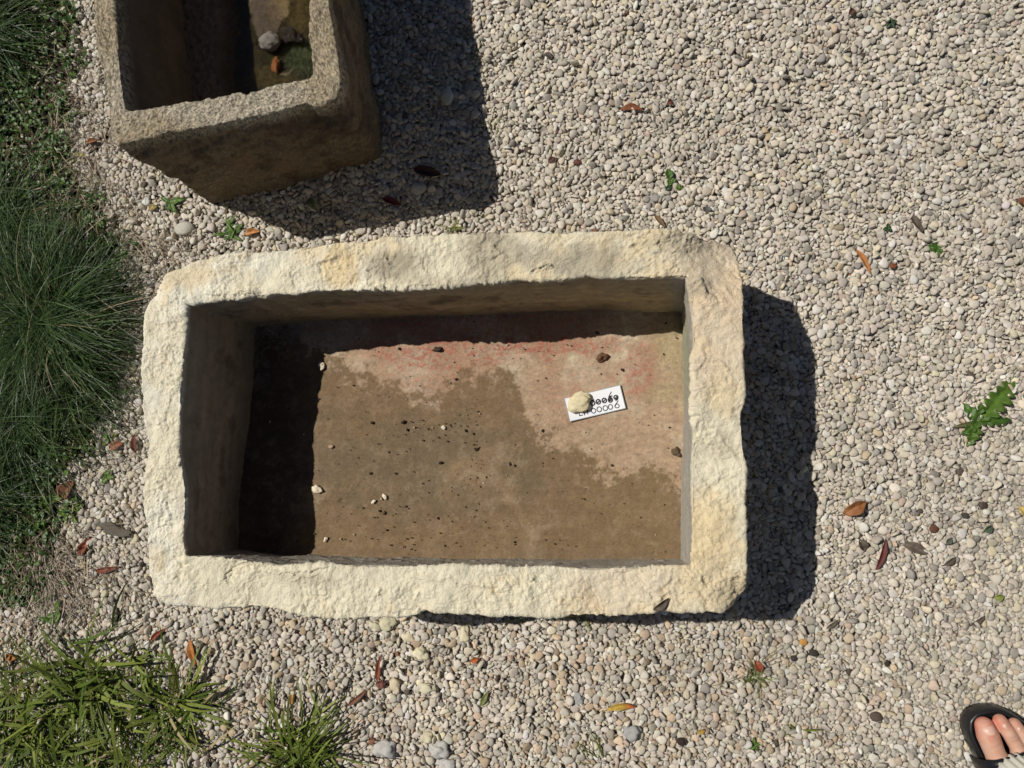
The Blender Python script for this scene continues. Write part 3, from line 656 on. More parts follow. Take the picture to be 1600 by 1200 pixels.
# ================================================================ FALLEN LEAVES
ML = material('dry_leaf', vcol=True, rough=.6, var=.28, vscale=180, bump=.3, bscale=300, bdist=.001, spec=.35, trans=.12)
def leaf(x, y, L, Wd, ang, colr, label, z=None, curl=.3, fold=.25, bend=0., tip2=None, seed=0, name='fallen_leaf', cat='fallen leaf', group='fallen leaves', roll=0., lift=.003, stem=True, parent=None):
    """L, Wd in metres; ang = direction of the long axis in the picture, degrees anticlockwise"""
    rg = np.random.default_rng(500+seed); nu, nv = 22, 9
    u = np.linspace(0, 1, nu); v = np.linspace(-1, 1, nv); U, Vv = np.meshgrid(u, v, indexing='ij')
    prof = np.sin(np.pi*np.clip(U, 0, 1)**.85)**.8*(1+.06*np.sin(9*U+rg.uniform(0, 6)))
    X_ = (U-.5)*L; Y_ = Vv*prof*Wd/2
    Z_ = fold*np.abs(Y_)+curl*Wd*np.sin(np.pi*U)*.4+.5*curl*Wd*(Vv*prof)**2+.10*Wd*fbm(np.stack([U.ravel()*3, Vv.ravel()*1.5, U.ravel()*0+seed], 1), 1, 2).reshape(U.shape)
    Y_ = Y_+bend*L*(4*(U-.5)**2)
    P = np.stack([X_, Y_, Z_], 2).reshape(-1, 3)
    mid = np.abs(Vv).ravel() < .1
    cr, sr = math.cos(roll), math.sin(roll); P = P@np.array([[1, 0, 0], [0, cr, sr], [0, -sr, cr]])
    a = math.radians(ang); P = P@np.array([[math.cos(a), math.sin(a), 0], [-math.sin(a), math.cos(a), 0], [0, 0, 1]])
    w = at(x, y, z if z is not None else 0)
    if z is None: w = at(x, y, gz(w[0], w[1])); 
    P[:, 2] -= P[:, 2].min(); P[:, 2] += lift
    base = np.array(colr); c2_ = np.array(tip2 if tip2 is not None else colr)
    cl = lerp(np.tile(base, (len(P), 1)), c2_, sstep(.35, .8, U.ravel()+.15*rg.normal()))
    cl = cl*(1+.25*fbm(P, .006, 3, seed=seed))[:, None]; cl[mid] *= 1.25
    Fc = grid_faces(nu, nv)
    V = P
    if stem:
        a0 = P[(nv//2)]; d = P[nv//2]-P[nv*3+nv//2]; d /= np.linalg.norm(d); s = len(V); wv = np.cross(d, [0, 0, 1]); wv /= np.linalg.norm(wv)+1e-9
        st = []
        for k in range(5):
            p = a0+d*L*.05*k-np.array([0, 0, .0004*k*k]); st += [p+wv*.0006, p-wv*.0006+np.array([0, 0, .0006])]
        V = np.concatenate([V, st]); cl = np.concatenate([cl, np.tile(base*.6, (10, 1))]); Fc = np.concatenate([Fc, [[s+2*k, s+2*k+1, s+2*k+3, s+2*k+2] for k in range(4)]])
    o = mesh_obj(name, V, Fc, ML, col=cl); o.location = w
    md = o.modifiers.new('thickness', 'SOLIDIFY'); md.thickness = .0004
    return tag(o, label, cat, group)
RB, DR, OR, TN, GB, YL = (.22, .075, .03), (.10, .022, .018), (.42, .17, .05), (.36, .20, .09), (.10, .075, .055), (.50, .33, .06)
leaves = [(987, 169, 36, 11, -3, RB, 'reddish brown leaf lying level on open gravel near the top'), (1047, 161, 10, 9, 30, (.13, .04, .03), 'tiny dark red leaf scrap right of the level brown leaf'),
          (1031, 346, 26, 8, -50, (.17, .10, .045), 'narrow brown leaf standing just above the pale trough rim'), (1350, 408, 44, 9, -62, OR, 'orange tan narrow leaf right of the pale trough corner'),
          (1395, 416, 12, 8, 10, RB, 'small rusty scrap right of the orange tan narrow leaf'), (1431, 349, 34, 11, -58, GB, 'dark grey brown curled leaf above the four leaf sprout'),
          (1335, 793, 38, 19, 28, (.30, .125, .045), 'orange brown oval leaf right of the trough shadow'), (1378, 866, 50, 9, 72, (.12, .025, .02), 'dark red narrow leaf below the orange brown oval leaf'),
          (1430, 856, 38, 15, -22, (.14, .11, .085), 'grey brown wide leaf right of the dark red narrow leaf'), (1347, 852, 18, 13, -70, GB, 'small dark grey leaf left of the dark red narrow leaf'),
          (970, 1102, 44, 10, 8, YL, 'yellow orange curved leaf on gravel below the trough'), (592, 1044, 44, 9, 84, (.20, .06, .03), 'long rusty rolled leaf standing upright above the right grass tuft'),
          (596, 1068, 15, 13, 10, (.15, .05, .035), 'round dark scrap at the foot of the long rusty leaf'), (742, 1031, 13, 9, 20, (.42, .12, .03), 'small bright orange scrap below the trough middle'),
          (302, 1020, 44, 13, -72, (.42, .17, .04), 'bright orange leaf leaning in the lower left grass'), (134, 855, 38, 14, 58, (.25, .07, .035), 'red brown leaf left of the trough, upper of two'),
          (168, 890, 40, 10, 10, (.20, .06, .035), 'red brown leaf left of the trough, lower of two'), (248, 990, 34, 8, 38, (.24, .05, .03), 'thin red leaf below the lower left trough corner'),
          (183, 696, 26, 14, 25, (.30, .12, .07), 'pinkish brown leaf against the dark tussock near the trough'), (173, 686, 34, 9, 40, (.22, .24, .06), 'olive green curled leaf above the pinkish brown leaf'),
          (212, 695, 32, 11, -80, (.15, .05, .035), 'dark red upright leaf touching the trough left side'), (108, 765, 38, 24, 60, (.19, .085, .045), 'broad brown leaf below the dark tussock'),
          (20, 1026, 22, 12, -10, (.45, .17, .05), 'orange leaf at the left edge above the grass'), (613, 316, 34, 12, -22, (.12, .02, .02), 'dark red leaf in the shadow between the troughs'),
          (668, 270, 48, 18, -15, (.055, .02, .02), 'blackish leaf in the shadow right of the grey trough'), (396, 364, 28, 11, 12, (.52, .24, .09), 'orange tan leaf at the shadow edge above the pale trough'),
          (1185, 1041, 18, 12, -60, (.30, .07, .035), 'small red leaf on the wiry green sprig'), (1598, 800, 20, 9, -60, (.55, .42, .12), 'yellow leaf cut by the right picture edge'),
          (1597, 316, 16, 11, -40, (.20, .08, .04), 'brown leaf cut by the right picture edge'), (1528, 970, 24, 7, 35, GB, 'dark twisted leaf up from the sandal'),
          (757, 1091, 27, 8, 62, (.17, .19, .06), 'olive green leaf on gravel below the trough'), (146, 222, 20, 9, 15, (.30, .12, .05), 'rusty leaf on the straw left of the grey trough'),
          (22, 538, 42, 9, 12, (.30, .16, .09), 'pale brown leaf lodged in the dark tussock'), (492, 320, 28, 18, -60, (.24, .25, .15), 'pale green leaf in the shadow between the troughs'),
          (1503, 1140+0, 0, 0, 0, GB, ''), (740, 20+0, 0, 0, 0, GB, ''), (240, 325, 16, 12, 20, (.32, .25, .09), 'yellowish leaf on gravel under the grey trough corner'),
          (127, 243, 24, 8, -15, (.34, .30, .10), 'yellow green leaf on the straw below the rusty leaf'), (1482, 845, 12, 8, 50, (.09, .10, .07), 'tiny dark leaf scrap right of the grey brown wide leaf'),
          (1543, 826, 14, 10, 40, (.07, .10, .055), 'dark green scrap near the right picture edge'), (1484, 877, 20, 8, 35, GB, 'small dark curled scrap below the tiny dark scrap'),
          (1560, 933, 14, 10, 10, (.24, .28, .07), 'bright green scrap above the dark twisted leaf'), (1300, 975, 22, 6, 35, (.13, .11, .08), 'thin grey brown scrap below the trough shadow corner'),
          (1104, 328, 10, 14, 80, (.12, .115, .11), 'grey scrap right of the narrow brown leaf'), (902, 254, 12, 10, 0, (.14, .05, .04), 'dark red scrap left on the open gravel'), (862, 250, 13, 10, 40, (.10, .045, .035), 'blackish red scrap left of the dark red scrap'),
          (858, 88, 16, 9, -45, (.08, .06, .05), 'blackish scrap near the top, right of the long shadow'), (560, 1090, 40, 8, 40, (.16, .06, .03), 'dark rusty leaf caught in the right grass tuft'), (457, 1090, 22, 8, 85, (.35, .18, .06), 'orange scrap behind the upright blade of the right tuft'),
          (1095, 1142, 12, 8, 20, (.40, .26, .06), 'yellow brown scrap at the bottom, right of centre'), (1330, 20, 12, 10, 50, (.11, .05, .03), 'small brown scrap near the top right')]
for i, (x, y, L_, W_, a_, c_, lb) in enumerate(leaves):
    if not lb: continue
    s = .00102
    leaf(x, y, L_*s, W_*s, a_, c_, lb, seed=i, curl=random.uniform(.25, .6), fold=random.uniform(.1, .5), bend=(-.10 if i in (0, 10) else random.uniform(-.05, .05)), tip2=(.45, .10, .03) if i == 10 else None, lift=.001)
leaf(1033, 943, .026, .010, 38, (.10, .075, .05), 'dark brown leaf lying on the lower right rim of the pale trough', z=HR+.002, seed=90, curl=.5, roll=.3, lift=.001)

wq = at(182, 829, 0)
stone(182, 829, gz(wq[0], wq[1]), .029, .0085, .005, -.25, (.13, .115, .095), 'bark_piece', 'weathered grey piece of bark left of the pale trough', 'bark', seed=201, jag=.45, sink=.3)
# ================================================================ GREENERY
def blades(rg, base, n_, Lr, Wr, spread, droop, colA, colB, segs=6, lean=None, up=.9, twist=.3, dry=0., az=None, lrpow=1.):
    """n_ arching blades from around base -> V, F, C"""
    t = np.linspace(0, 1, segs+1)
    b0 = np.c_[rg.normal(0, spread, (n_, 2)), np.zeros(n_)]+base
    phi = rg.uniform(0, 2*math.pi, n_) if az is None else rg.normal(az[0], az[1], n_)
    L_ = rg.uniform(*Lr, n_)**1.; el = rg.uniform(.15, 1.15, n_)*up; 
    kap = rg.uniform(*droop, n_)
    ang = el[:, None]-kap[:, None]*t[None]**1.3           # elevation along the blade
    ph = phi[:, None]+rg.normal(0, twist, n_)[:, None]*t[None]
    ds = L_[:, None]/segs
    dx = np.cos(ang)*np.cos(ph)*ds; dy = np.cos(ang)*np.sin(ph)*ds; dz = np.sin(ang)*ds
    def cum(a): return np.c_[np.zeros(n_), np.cumsum(a[:, :-1], 1)]
    C_ = np.stack([cum(dx), cum(dy), cum(dz)], 2)+b0[:, None]
    C_[..., 2] = np.maximum(C_[..., 2], base[2]*0+.002+rg.uniform(0, .012, n_)[:, None]*t[None])
    if lean is not None: C_[..., :2] += np.array(lean)*(t**1.5)[None, :, None]*L_[:, None, None]
    w = rg.uniform(*Wr, n_)[:, None]*(np.clip(np.sin(np.pi*(t*.82+.15)), 0, 1)**.7)[None]; w[:, -1] *= .1
    tw = rg.normal(0, .5, n_)[:, None]+rg.normal(0, .5, n_)[:, None]*t[None]
    side = np.stack([-np.sin(ph)*np.cos(tw), np.cos(ph)*np.cos(tw), np.sin(tw)], 2)
    Lf = C_+side*w[..., None]*.5; Rt = C_-side*w[..., None]*.5
    V = np.stack([Lf, Rt], 2).reshape(-1, 3)
    k = np.arange(segs); f = np.stack([2*k, 2*k+1, 2*k+3, 2*k+2], 1)
    Fc = (f[None]+(np.arange(n_)*2*(segs+1))[:, None, None]).reshape(-1, 4)
    mixv = rg.random(n_); cl = np.array(colA)*(1-mixv[:, None])+np.array(colB)*mixv[:, None]
    cl *= rg.normal(1, .18, n_).clip(.5, 1.6)[:, None]
    if dry: m_ = rg.random(n_) < dry; cl[m_] = np.array([.34, .27, .15])*rg.uniform(.6, 1.3, m_.sum())[:, None]
    cl = np.repeat(cl[:, None], 2*(segs+1), 1).reshape(-1, 3)
    return V, Fc, cl
def join(parts):
    V, Fc, cl = [], [], []; s = 0
    for a, b_, c in parts: V.append(a); Fc.append(b_+s); cl.append(c); s += len(a)
    return np.concatenate(V), np.concatenate(Fc), np.concatenate(cl)
MGRS = material('grass_blade', vcol=True, rough=.48, var=.15, vscale=40, spec=.4, trans=.14)
MBRD = material('broad_blade', vcol=True, rough=.6, var=.18, vscale=60, spec=.25, trans=.16)
DK1, DK2 = (.014, .042, .011), (.078, .125, .032)
BR1, BR2 = (.058, .100, .011), (.20, .24, .042)
def tussock(name, x, y, parts, label, cat='grass tussock', group=None, mat=None):
    o = at(x, y, 0); ob = mesh_obj(name, *[p for p in join(parts)][:2], mat or MGRS, col=join(parts)[2], origin=(o[0], o[1], 0)); return tag(ob, label, cat, group)
rg = np.random.default_rng(77)
def W(x, y, z=0.): return at(x, y, z)
def fine(x, y, n_, L0, L1, sp, seed, lean=None, up=.85, c1=DK1, c2_=DK2):
    rg = np.random.default_rng(seed)
    return [blades(rg, W(x, y), n_, (L0, L1), (.0007, .0016), sp, (.5, 1.7), c1, c2_, 9, lean, up, .35, .02)]
tussock('fine_grass_tussock', 85, 520, fine(85, 500, 2600, .10, .24, .028, 1)+fine(30, 650, 750, .10, .20, .03, 2)+fine(110, 580, 700, .08, .18, .03, 22), 'dense dark tussock of thread fine grass against the pale trough', group='fine grass tussocks')
tussock('fine_grass_tussock', -30, 60, fine(-40, 50, 900, .10, .24, .03, 3), 'dark fine grass tussock in the upper left corner', group='fine grass tussocks')
tussock('fine_grass_tussock', 15, 345, fine(10, 360, 600, .08, .17, .03, 4), 'smaller dark fine tussock between the corner one and the dense one', group='fine grass tussocks')
tussock('fine_grass_tussock', -60, 800, fine(-60, 780, 1500, .07, .17, .035, 5), 'dark fine tussock cut by the left edge below the dense one', group='fine grass tussocks')
def broad(x, y, n_, L0, L1, sp, seed, w=(.0022, .0055), up=.8, az=None, dry=.05):
    rg = np.random.default_rng(seed)
    return [blades(rg, W(x, y), n_, (L0, L1), w, sp, (.3, 1.5), BR1, BR2, 7, None, up, .35, dry, az)]
tussock('broad_grass_tuft', 130, 1070, broad(130, 1075, 110, .05, .15, .036, 11, w=(.003, .0065), up=.65)+broad(40, 1140, 110, .05, .15, .035, 12, w=(.003, .006), up=.7)+broad(10, 1080, 25, .05, .12, .02, 18)+broad(170, 1190, 150, .04, .12, .055, 16)+broad(100, 1140, 260, .02, .07, .05, 116, w=(.001, .0025)), 'big bright green broad bladed grass clump in the lower left', 'grass tuft', 'broad bladed grass tufts', mat=MBRD)
tussock('broad_grass_tuft', 265, 1125, broad(275, 1110, 120, .04, .11, .022, 13, dry=.12, up=.65)+broad(215, 1045, 26, .03, .09, .012, 14)+broad(260, 1120, 200, .015, .05, .03, 113, w=(.001, .0022)), 'bright grass clump right of the big one, with an orange leaf', 'grass tuft', 'broad bladed grass tufts', mat=MBRD)
tussock('broad_grass_tuft', 470, 1185, broad(468, 1180, 150, .05, .15, .020, 15, w=(.002, .0045), up=.66)+broad(468, 1185, 60, .02, .05, .016, 115, w=(.001, .002)), 'separate bright grass tuft at the bottom on open gravel', 'grass tuft', 'broad bladed grass tufts', mat=MBRD)
tussock('sparse_grass', 705, 356, broad(706, 356, 22, .01, .026, .005, 31, w=(.001, .002)), 'tiny grass tuft touching the upper rim of the pale trough', 'grass tuft')
tussock('sparse_grass', 935, 1180, broad(935, 1185, 9, .03, .055, .006, 32, w=(.001, .0026), up=.4, az=(2.2, .5)), 'few thin green blades at the bottom edge on gravel', 'grass tuft')
tussock('sparse_grass', 1240, 1150, broad(1246, 1142, 7, .02, .038, .002, 33, w=(.002, .0035), up=.35), 'small green blades on gravel left of the sandal', 'grass tuft')
tussock('wiry_sprig', 1185, 1055, broad(1180, 1055, 46, .012, .04, .006, 34, w=(.0006, .0012), up=.5)+[blades(np.random.default_rng(35), W(1175, 1045), 7, (.05, .085), (.0006, .001), .004, (.3, .8), (.12, .12, .05), (.2, .18, .09), 8, None, .25)], 'wiry green sprig on gravel below the pale trough', 'weed')
for i, (x, y, lb) in enumerate([(745, 90, 'upper thin sprig at the right edge of the long shadow'), (772, 196, 'lower thin sprig at the right edge of the long shadow'), (722, 62, 'topmost thin sprig inside the long shadow'), (812, 965, 'small blade poking from under the trough bottom edge, left one'), (908, 967, 'small blade poking from under the trough bottom edge, right one'), (1388, 1100+0, '')]):
    if lb: tussock('grass_sprig', x, y, broad(x, y, 8, .01, .030, .006, 40+i, w=(.0008, .0020), up=.5), lb, 'grass sprig', 'grass sprigs in the gravel')

# ---- low leafy weeds
MLF = material('weed_leaf', vcol=True, rough=.45, var=.18, vscale=150, bump=.2, bscale=200, bdist=.001, spec=.4, trans=.2)
def leaf_patch(L, Wd, ang, colr, teeth=0, seed=0, up=.25, pos_=(0, 0, 0), nu=14, nv=7, obov=0., bendz=.3):
    """one leaf starting at pos_, pointing along ang"""
    rg = np.random.default_rng(seed); U, Vv = np.meshgrid(np.linspace(0, 1, nu), np.linspace(-1, 1, nv), indexing='ij')
    e = .8+obov; prof = np.sin(np.pi*np.clip(U, .001, 1)**e)**.75
    prof = np.maximum(prof, .10*(U < .5))
    if teeth: prof = prof*(.40+.60*np.abs(np.sin(U*math.pi*teeth+.7*np.sign(Vv)))**.8)
    X_ = U*L; Y_ = Vv*prof*Wd/2; Z_ = up*X_-bendz*X_*U+.35*np.abs(Y_)+.06*Wd*np.sin(U*17+Vv*3+seed)
    P = np.stack([X_, Y_, Z_], 2).reshape(-1, 3); a = ang
    P = P@np.array([[math.cos(a), math.sin(a), 0], [-math.sin(a), math.cos(a), 0], [0, 0, 1]])+np.array(pos_)
    cl = np.tile(np.array(colr), (len(P), 1))*(1+.12*rg.normal()); cl[np.abs(Vv).ravel() < .05] *= 1.5
    return P, grid_faces(nu, nv), cl
def weed(x, y, specs, name, label, cat='weed', group=None):
    w = at(x, y, 0); z = gz(w[0], w[1]); parts = [leaf_patch(*s[:4], **s[4]) for s in specs]
    V, Fc, cl = join(parts); V[:, 2] += .002; ob = mesh_obj(name, V, Fc, MLF, col=cl); ob.location = (w[0], w[1], z); md = ob.modifiers.new('thickness', 'SOLIDIFY'); md.thickness = .0003
    return tag(ob, label, cat, group)
G1, G2, G3 = (.085, .155, .022), (.055, .115, .018), (.028, .072, .018)
D = math.radians
weed(1524, 660, [(.095, .036, D(48), G1, dict(teeth=7, seed=1, nu=48, up=.18)), (.050, .018, D(4), G2, dict(teeth=5, seed=2, nu=30)), (.034, .020, D(122), G2, dict(teeth=3, seed=3, nu=24)),
                 (.040, .022, D(-112), G1, dict(teeth=4, seed=4, nu=30)), (.036, .007, D(192), (.12, .12, .05), dict(seed=5)), (.030, .018, D(-140), G2, dict(teeth=3, seed=6, nu=24)), (.030, .014, D(80), G2, dict(teeth=3, seed=7, nu=24, up=.4))], 'dandelion', 'dandelion with jagged green leaves growing in gravel near the right edge', 'dandelion')
weed(1465, 387, [(.016, .013, D(a), G2, dict(seed=i, obov=.3)) for i, a in enumerate((80, 175, -100, -10))], 'leafy_sprout', 'four leaf green sprout on open gravel right of the trough', 'weed')
weed(1047, 282, [(.017, .014, D(105), G2, dict(seed=1)), (.013, .011, D(-60), G1, dict(seed=2)), (.012, .010, D(-100), G2, dict(seed=3)), (.012, .010, D(-30), G1, dict(seed=4, pos_=(.008, -.012, 0))), (.011, .008, D(-140), G3, dict(seed=5, pos_=(.0, -.012, 0)))], 'leafy_sprout', 'small green sprout on gravel above the pale trough', 'weed')
weed(1390, 38, [(.010, .007, D(a), (.04, .07, .035), dict(seed=i)) for i, a in enumerate((20, 95, 150, 230, 300))], 'leafy_sprout', 'dark small sprout near the top right', 'weed')
weed(1385, 358, [(.008, .006, D(a), G3, dict(seed=i)) for i, a in enumerate((80, 200, 320))], 'leafy_sprout', 'tiny dark sprout left of the grey brown curled leaf', 'weed')
weed(1178, 1163, [(.011, .005, D(a), G1, dict(seed=i)) for i, a in enumerate((20, 95, 150, 230, 300))], 'leafy_sprout', 'tiny bright sprout below the wiry sprig', 'weed')
weed(268, 318, [(.028, .012, D(10), G1, dict(seed=1)), (.024, .010, D(-55), G1, dict(seed=2)), (.020, .008, D(150), G2, dict(seed=3)), (.018, .009, D(-100), G2, dict(seed=4))], 'leafy_sprout', 'bright leafy sprout below the grey trough left corner', 'weed')
weed(362, 362, [(.020+.006*math.sin(i*3), .007, D(i*37), G1 if i % 2 else G2, dict(seed=i, up=.5, pos_=(.008*math.sin(i*2.1), .008*math.cos(i*1.7), 0))) for i in range(14)], 'leafy_sprout', 'bushy bright green sprout between the two troughs', 'weed')
weed(325, 300, [(.014, .006, D(i*72), G2, dict(seed=i, up=.4)) for i in range(5)], 'leafy_sprout', 'small sprout tucked against the foot of the grey trough', 'weed')
weed(170, 745, [(.014, .009, D(i*80), G1, dict(seed=i, up=.4)) for i in range(4)], 'leafy_sprout', 'bright small sprout on gravel left of the pale trough', 'weed')

for i, (x, y, lb) in enumerate([(75, 785, 'bright bushy sprout below the dark tussock, left of the broad brown leaf'), (112, 800, 'bright low sprout just under the broad brown leaf'), (45, 905, 'rounded green sprout beside the straw mat'), (90, 960, 'small sprout under the straw mat')]):
    weed(x, y, [(.018+.006*math.sin(j*3+i), .009, D(j*51+i*20), (.10, .17, .022) if i < 2 else G1, dict(seed=j+i, up=.5, pos_=(.010*math.sin(j*2.1), .010*math.cos(j*1.7), 0))) for j in range(11 if i < 2 else 6)], 'leafy_sprout', lb, 'weed')
tussock('dry_stem_clump', 80, 895, [blades(np.random.default_rng(301), W(70, 870), 170, (.04, .085), (.0009, .0019), .016, (-.1, .35), (.20, .155, .11), (.46, .39, .30), 4, None, .25, .25, 0., (-1.2, .32))], 'clump of dry grey brown stems fanning down on the soil, lower left', 'dry stems')
# ---- ground cover: uncountable small leaves, moss like grass and straw in the soil strip
def cover():
    rg = np.random.default_rng(99); parts = []
    n_ = 9000; xy = np.stack([rg.uniform(-260, 260, n_), rg.uniform(-250, 1010, n_)], 1); wpts = np.array([at(x, y, 0)[:2] for x, y in xy])
    s = soil(wpts); dn = fbm(np.c_[wpts, np.zeros(n_)], .06, 3, seed=81)
    ok = (rg.random(n_) < s*(.45+.8*sstep(-.3, .5, dn))) & ~inside(PL_T, wpts) & ~inside(PL_S, wpts)
    wpts = wpts[ok]
    for i, (x, y) in enumerate(wpts):
        for k in range(rg.integers(2, 5)):
            L_ = rg.uniform(.005, .012)
            parts.append(leaf_patch(L_, L_*rg.uniform(.5, .8), rg.uniform(0, 6.3), np.array(G3)*(1-(h := rg.random()))+np.array(G1)*h*.8, seed=int(i), up=rg.uniform(.1, .9), pos_=(x, y, rg.uniform(-.008, .012)), nu=4, nv=3))
    V, Fc, cl = join(parts); tag(mesh_obj('ground_cover', V, Fc, MLF, col=cl), 'low small leaved weeds covering the soil strip on the left', 'ground cover', kind='stuff')
    # short grass
    parts = []
    n_ = 13000; xy = np.stack([rg.uniform(-260, 300, n_), rg.uniform(-250, 1300, n_)], 1); wpts = np.array([at(x, y, 0)[:2] for x, y in xy]); s = soil(wpts)
    low = sstep(960, 1060, xy[:, 1])*sstep(330, 150, xy[:, 0]) if False else sstep(960, 1060, xy[:, 1])*(1-sstep(180, 320, xy[:, 0]))
    ok = (rg.random(n_) < np.clip(s*.9+low*.55, 0, 1)) & ~inside(PL_T, wpts) & ~inside(PL_S, wpts)
    base = np.c_[wpts[ok], np.zeros(ok.sum())]; n2_ = len(base)
    lowk = low[ok]
    a = blades(rg, np.zeros(3), n2_, (.012, .05), (.0007, .0020), 0., (.2, 1.6), (.03, .075, .012), (.11, .17, .03), 4, None, 1., .4, .12)
    V = a[0].reshape(n2_, -1, 3)+base[:, None, :]; parts = [(V.reshape(-1, 3), a[1], a[2])]
    V, Fc, cl = join(parts); tag(mesh_obj('short_grass', V, Fc, MGRS, col=cl), 'short thin grass growing through soil and gravel on the left', 'grass', kind='stuff')
    # straw / dead stems
    n_ = 1500; cx = rg.choice(5, n_, p=[.34, .26, .16, .12, .12]); cen = np.array([(85, 905), (120, 200), (60, 830), (150, 300), (235, 380)])[cx]; sd = np.array([(50, 42), (32, 75), (60, 60), (50, 50), (35, 20)])[cx]
    xy = cen+rg.normal(size=(n_, 2))*sd; wpts = np.array([at(x, y, 0)[:2] for x, y in xy]); ok = ~inside(shr(PL_T, -.01), wpts) & ~inside(shr(PL_S, -.005), wpts)
    base = np.c_[wpts[ok], np.full(ok.sum(), 0.)]; n2_ = len(base)
    a = blades(rg, np.zeros(3), n2_, (.012, .06), (.0006, .0019), 0., (-.1, .3), (.14, .105, .07), (.42, .35, .26), 3, None, .16, .5, 0., (-1.15, .75))
    V = a[0].reshape(n2_, -1, 3)+base[:, None, :]; V[..., 2] += rg.uniform(-.006, .007, n2_)[:, None]
    tag(mesh_obj('straw', V.reshape(-1, 3), a[1], material('dry_straw', vcol=True, rough=.7, var=.2, vscale=80, spec=.25), col=a[2]), 'dry straw and dead stems matted on the soil', 'straw', kind='stuff')
cover()

# ================================================================ PERSON (right foot in a black slide, wide cream trouser leg)
def foot():
    fdir = np.array([-.40, .915, 0]); fdir /= np.linalg.norm(fdir); rdir = np.array([fdir[1], -fdir[0], 0])    # rdir: towards the little toe
    org = at(1543, 1115, .035); org[2] = 0
    base = org-fdir*.235+rdir*.006                       # heel
    def L(x, y, z): return base+rdir*x+fdir*y+np.array([0, 0, z])     # x across (+ little toe), y forward, z up
    bm = bmesh.new()
    def ball(p, r, sc=(1, 1, 1), yaw=0.):
        V, Fc = ico(3); U = V*np.array(sc)*r; U = U[:, :1]*(rdir*math.cos(yaw)+fdir*math.sin(yaw))+U[:, 1:2]*(fdir*math.cos(yaw)-rdir*math.sin(yaw))+U[:, 2:]*np.array([0, 0, 1.])
        vs = [bm.verts.new(tuple(u+p)) for u in U]
        for f in Fc: bm.faces.new([vs[i] for i in f])
    def chain(pts, n_=10):
        for (p, r), (q_, r2) in zip(pts[:-1], pts[1:]):
            for k in range(n_):
                t = k/n_; ball(np.array(p)*(1-t)+np.array(q_)*t, r*(1-t)+r2*t)
        ball(np.array(pts[-1][0]), pts[-1][1])
    zf = .030                                            # top of the footbed
    chain([(L(-.025, .150, zf+.021), .0205), (L(-.024, .188, zf+.0160), .0138), (L(-.0215, .212, zf+.0145), .0150), (L(-.0195, .2245, zf+.0125), .0128)])
    chain([(L(.004, .155, zf+.020), .018), (L(.0065, .185, zf+.0165), .0098), (L(.0055, .205, zf+.0150), .0095), (L(.0035, .222, zf+.0100), .0098)])
    chain([(L(.019, .150, zf+.018), .0165), (L(.0230, .178, zf+.0150), .0092), (L(.0220, .195, zf+.0138), .0088), (L(.0195, .211, zf+.0095), .0090)])
    chain([(L(.032, .142, zf+.016), .0150), (L(.0375, .165, zf+.0135), .0076), (L(.0370, .181, zf+.0125), .0074), (L(.0345, .196, zf+.0085), .0076)])
    chain([(L(.042, .132, zf+.014), .0135), (L(.0500, .150, zf+.0120), .0072), (L(.0500, .164, zf+.0110), .0070), (L(.0475, .177, zf+.0078), .0072)])
    for x, y, z, r in ((-.005, .12, .030, .026), (.02, .12, .026, .024), (-.015, .09, .034, .027), (.015, .085, .034, .027), (0, .06, .040, .030), (0, .035, .034, .031), (.033, .11, .018, .018)):
        ball(L(x, y, zf+z-.004), r, (1.05, 1.35, .95))
    chain([(L(0, .03, zf+.034), .031), (L(0, .045, zf+.085), .033), (L(0, .045, zf+.15), .038), (L(0, .035, zf+.28), .052), (L(0, .03, zf+.42), .055)], 14)
    me = bpy.data.meshes.new('tmp'); bm.to_mesh(me); bm.free(); tmp = bpy.data.objects.new('tmp', me); C.objects.link(tmp)
    r_ = tmp.modifiers.new('r', 'REMESH'); r_.mode = 'VOXEL'; r_.voxel_size = .0013; r_.use_smooth_shade = True
    s_ = tmp.modifiers.new('s', 'SMOOTH'); s_.factor = .5; s_.iterations = 4
    dg = bpy.context.evaluated_depsgraph_get(); dg.update(); m2 = bpy.data.meshes.new_from_object(tmp.evaluated_get(dg)); bpy.data.objects.remove(tmp)
    co = np.zeros(len(m2.vertices)*3); m2.vertices.foreach_get('co', co); co = co.reshape(-1, 3)
    rel = co-base; u = rel@rdir; v = rel@fdir
    cl = np.tile(np.array([.52, .29, .205]), (len(co), 1)); n1 = fbm(co, .02, 3, seed=91)
    tip = sstep(.195, .235, v); cl = lerp(cl, np.array([.58, .17, .12]), .75*tip*(u < -.0)+.3*tip*(u >= 0)); cl = lerp(cl, np.array([.60, .40, .30]), .5*sstep(-.3, .6, n1))
    for (kx, ky) in ((-.019, .203), (.006, .198), (.0065, .203), (.0225, .189), (.037, .176)):
        cr = np.exp(-((v-ky)/.0012)**2)*np.exp(-((u-kx)/.008)**2); cl = cl*(1-.16*cr)[:, None]
    a = m2.color_attributes.new('col', 'FLOAT_COLOR', 'POINT'); c4 = np.ones((len(co), 4), np.float32); c4[:, :3] = cl; a.data.foreach_set('color', c4.ravel())
    ms = material('skin', vcol=True, rough=.58, var=.10, vscale=160, bump=.4, bscale=700, bdist=.0007, spec=.3)
    b = ms.node_tree.nodes['Principled BSDF']; b.inputs['Subsurface Weight'].default_value = .18; b.inputs['Subsurface Radius'].default_value = (.006, .002, .001); b.inputs['Subsurface Scale'].default_value = .6
    m2.materials.clear(); m2.materials.append(ms); m2.name = 'person'
    m2.transform(Matrix.Translation(-Vector(base))); per = bpy.data.objects.new('person', m2); C.objects.link(per); per.location = base
    tag(per, 'person standing with bare toes in a black slide sandal and pale ribbed trousers', 'person')
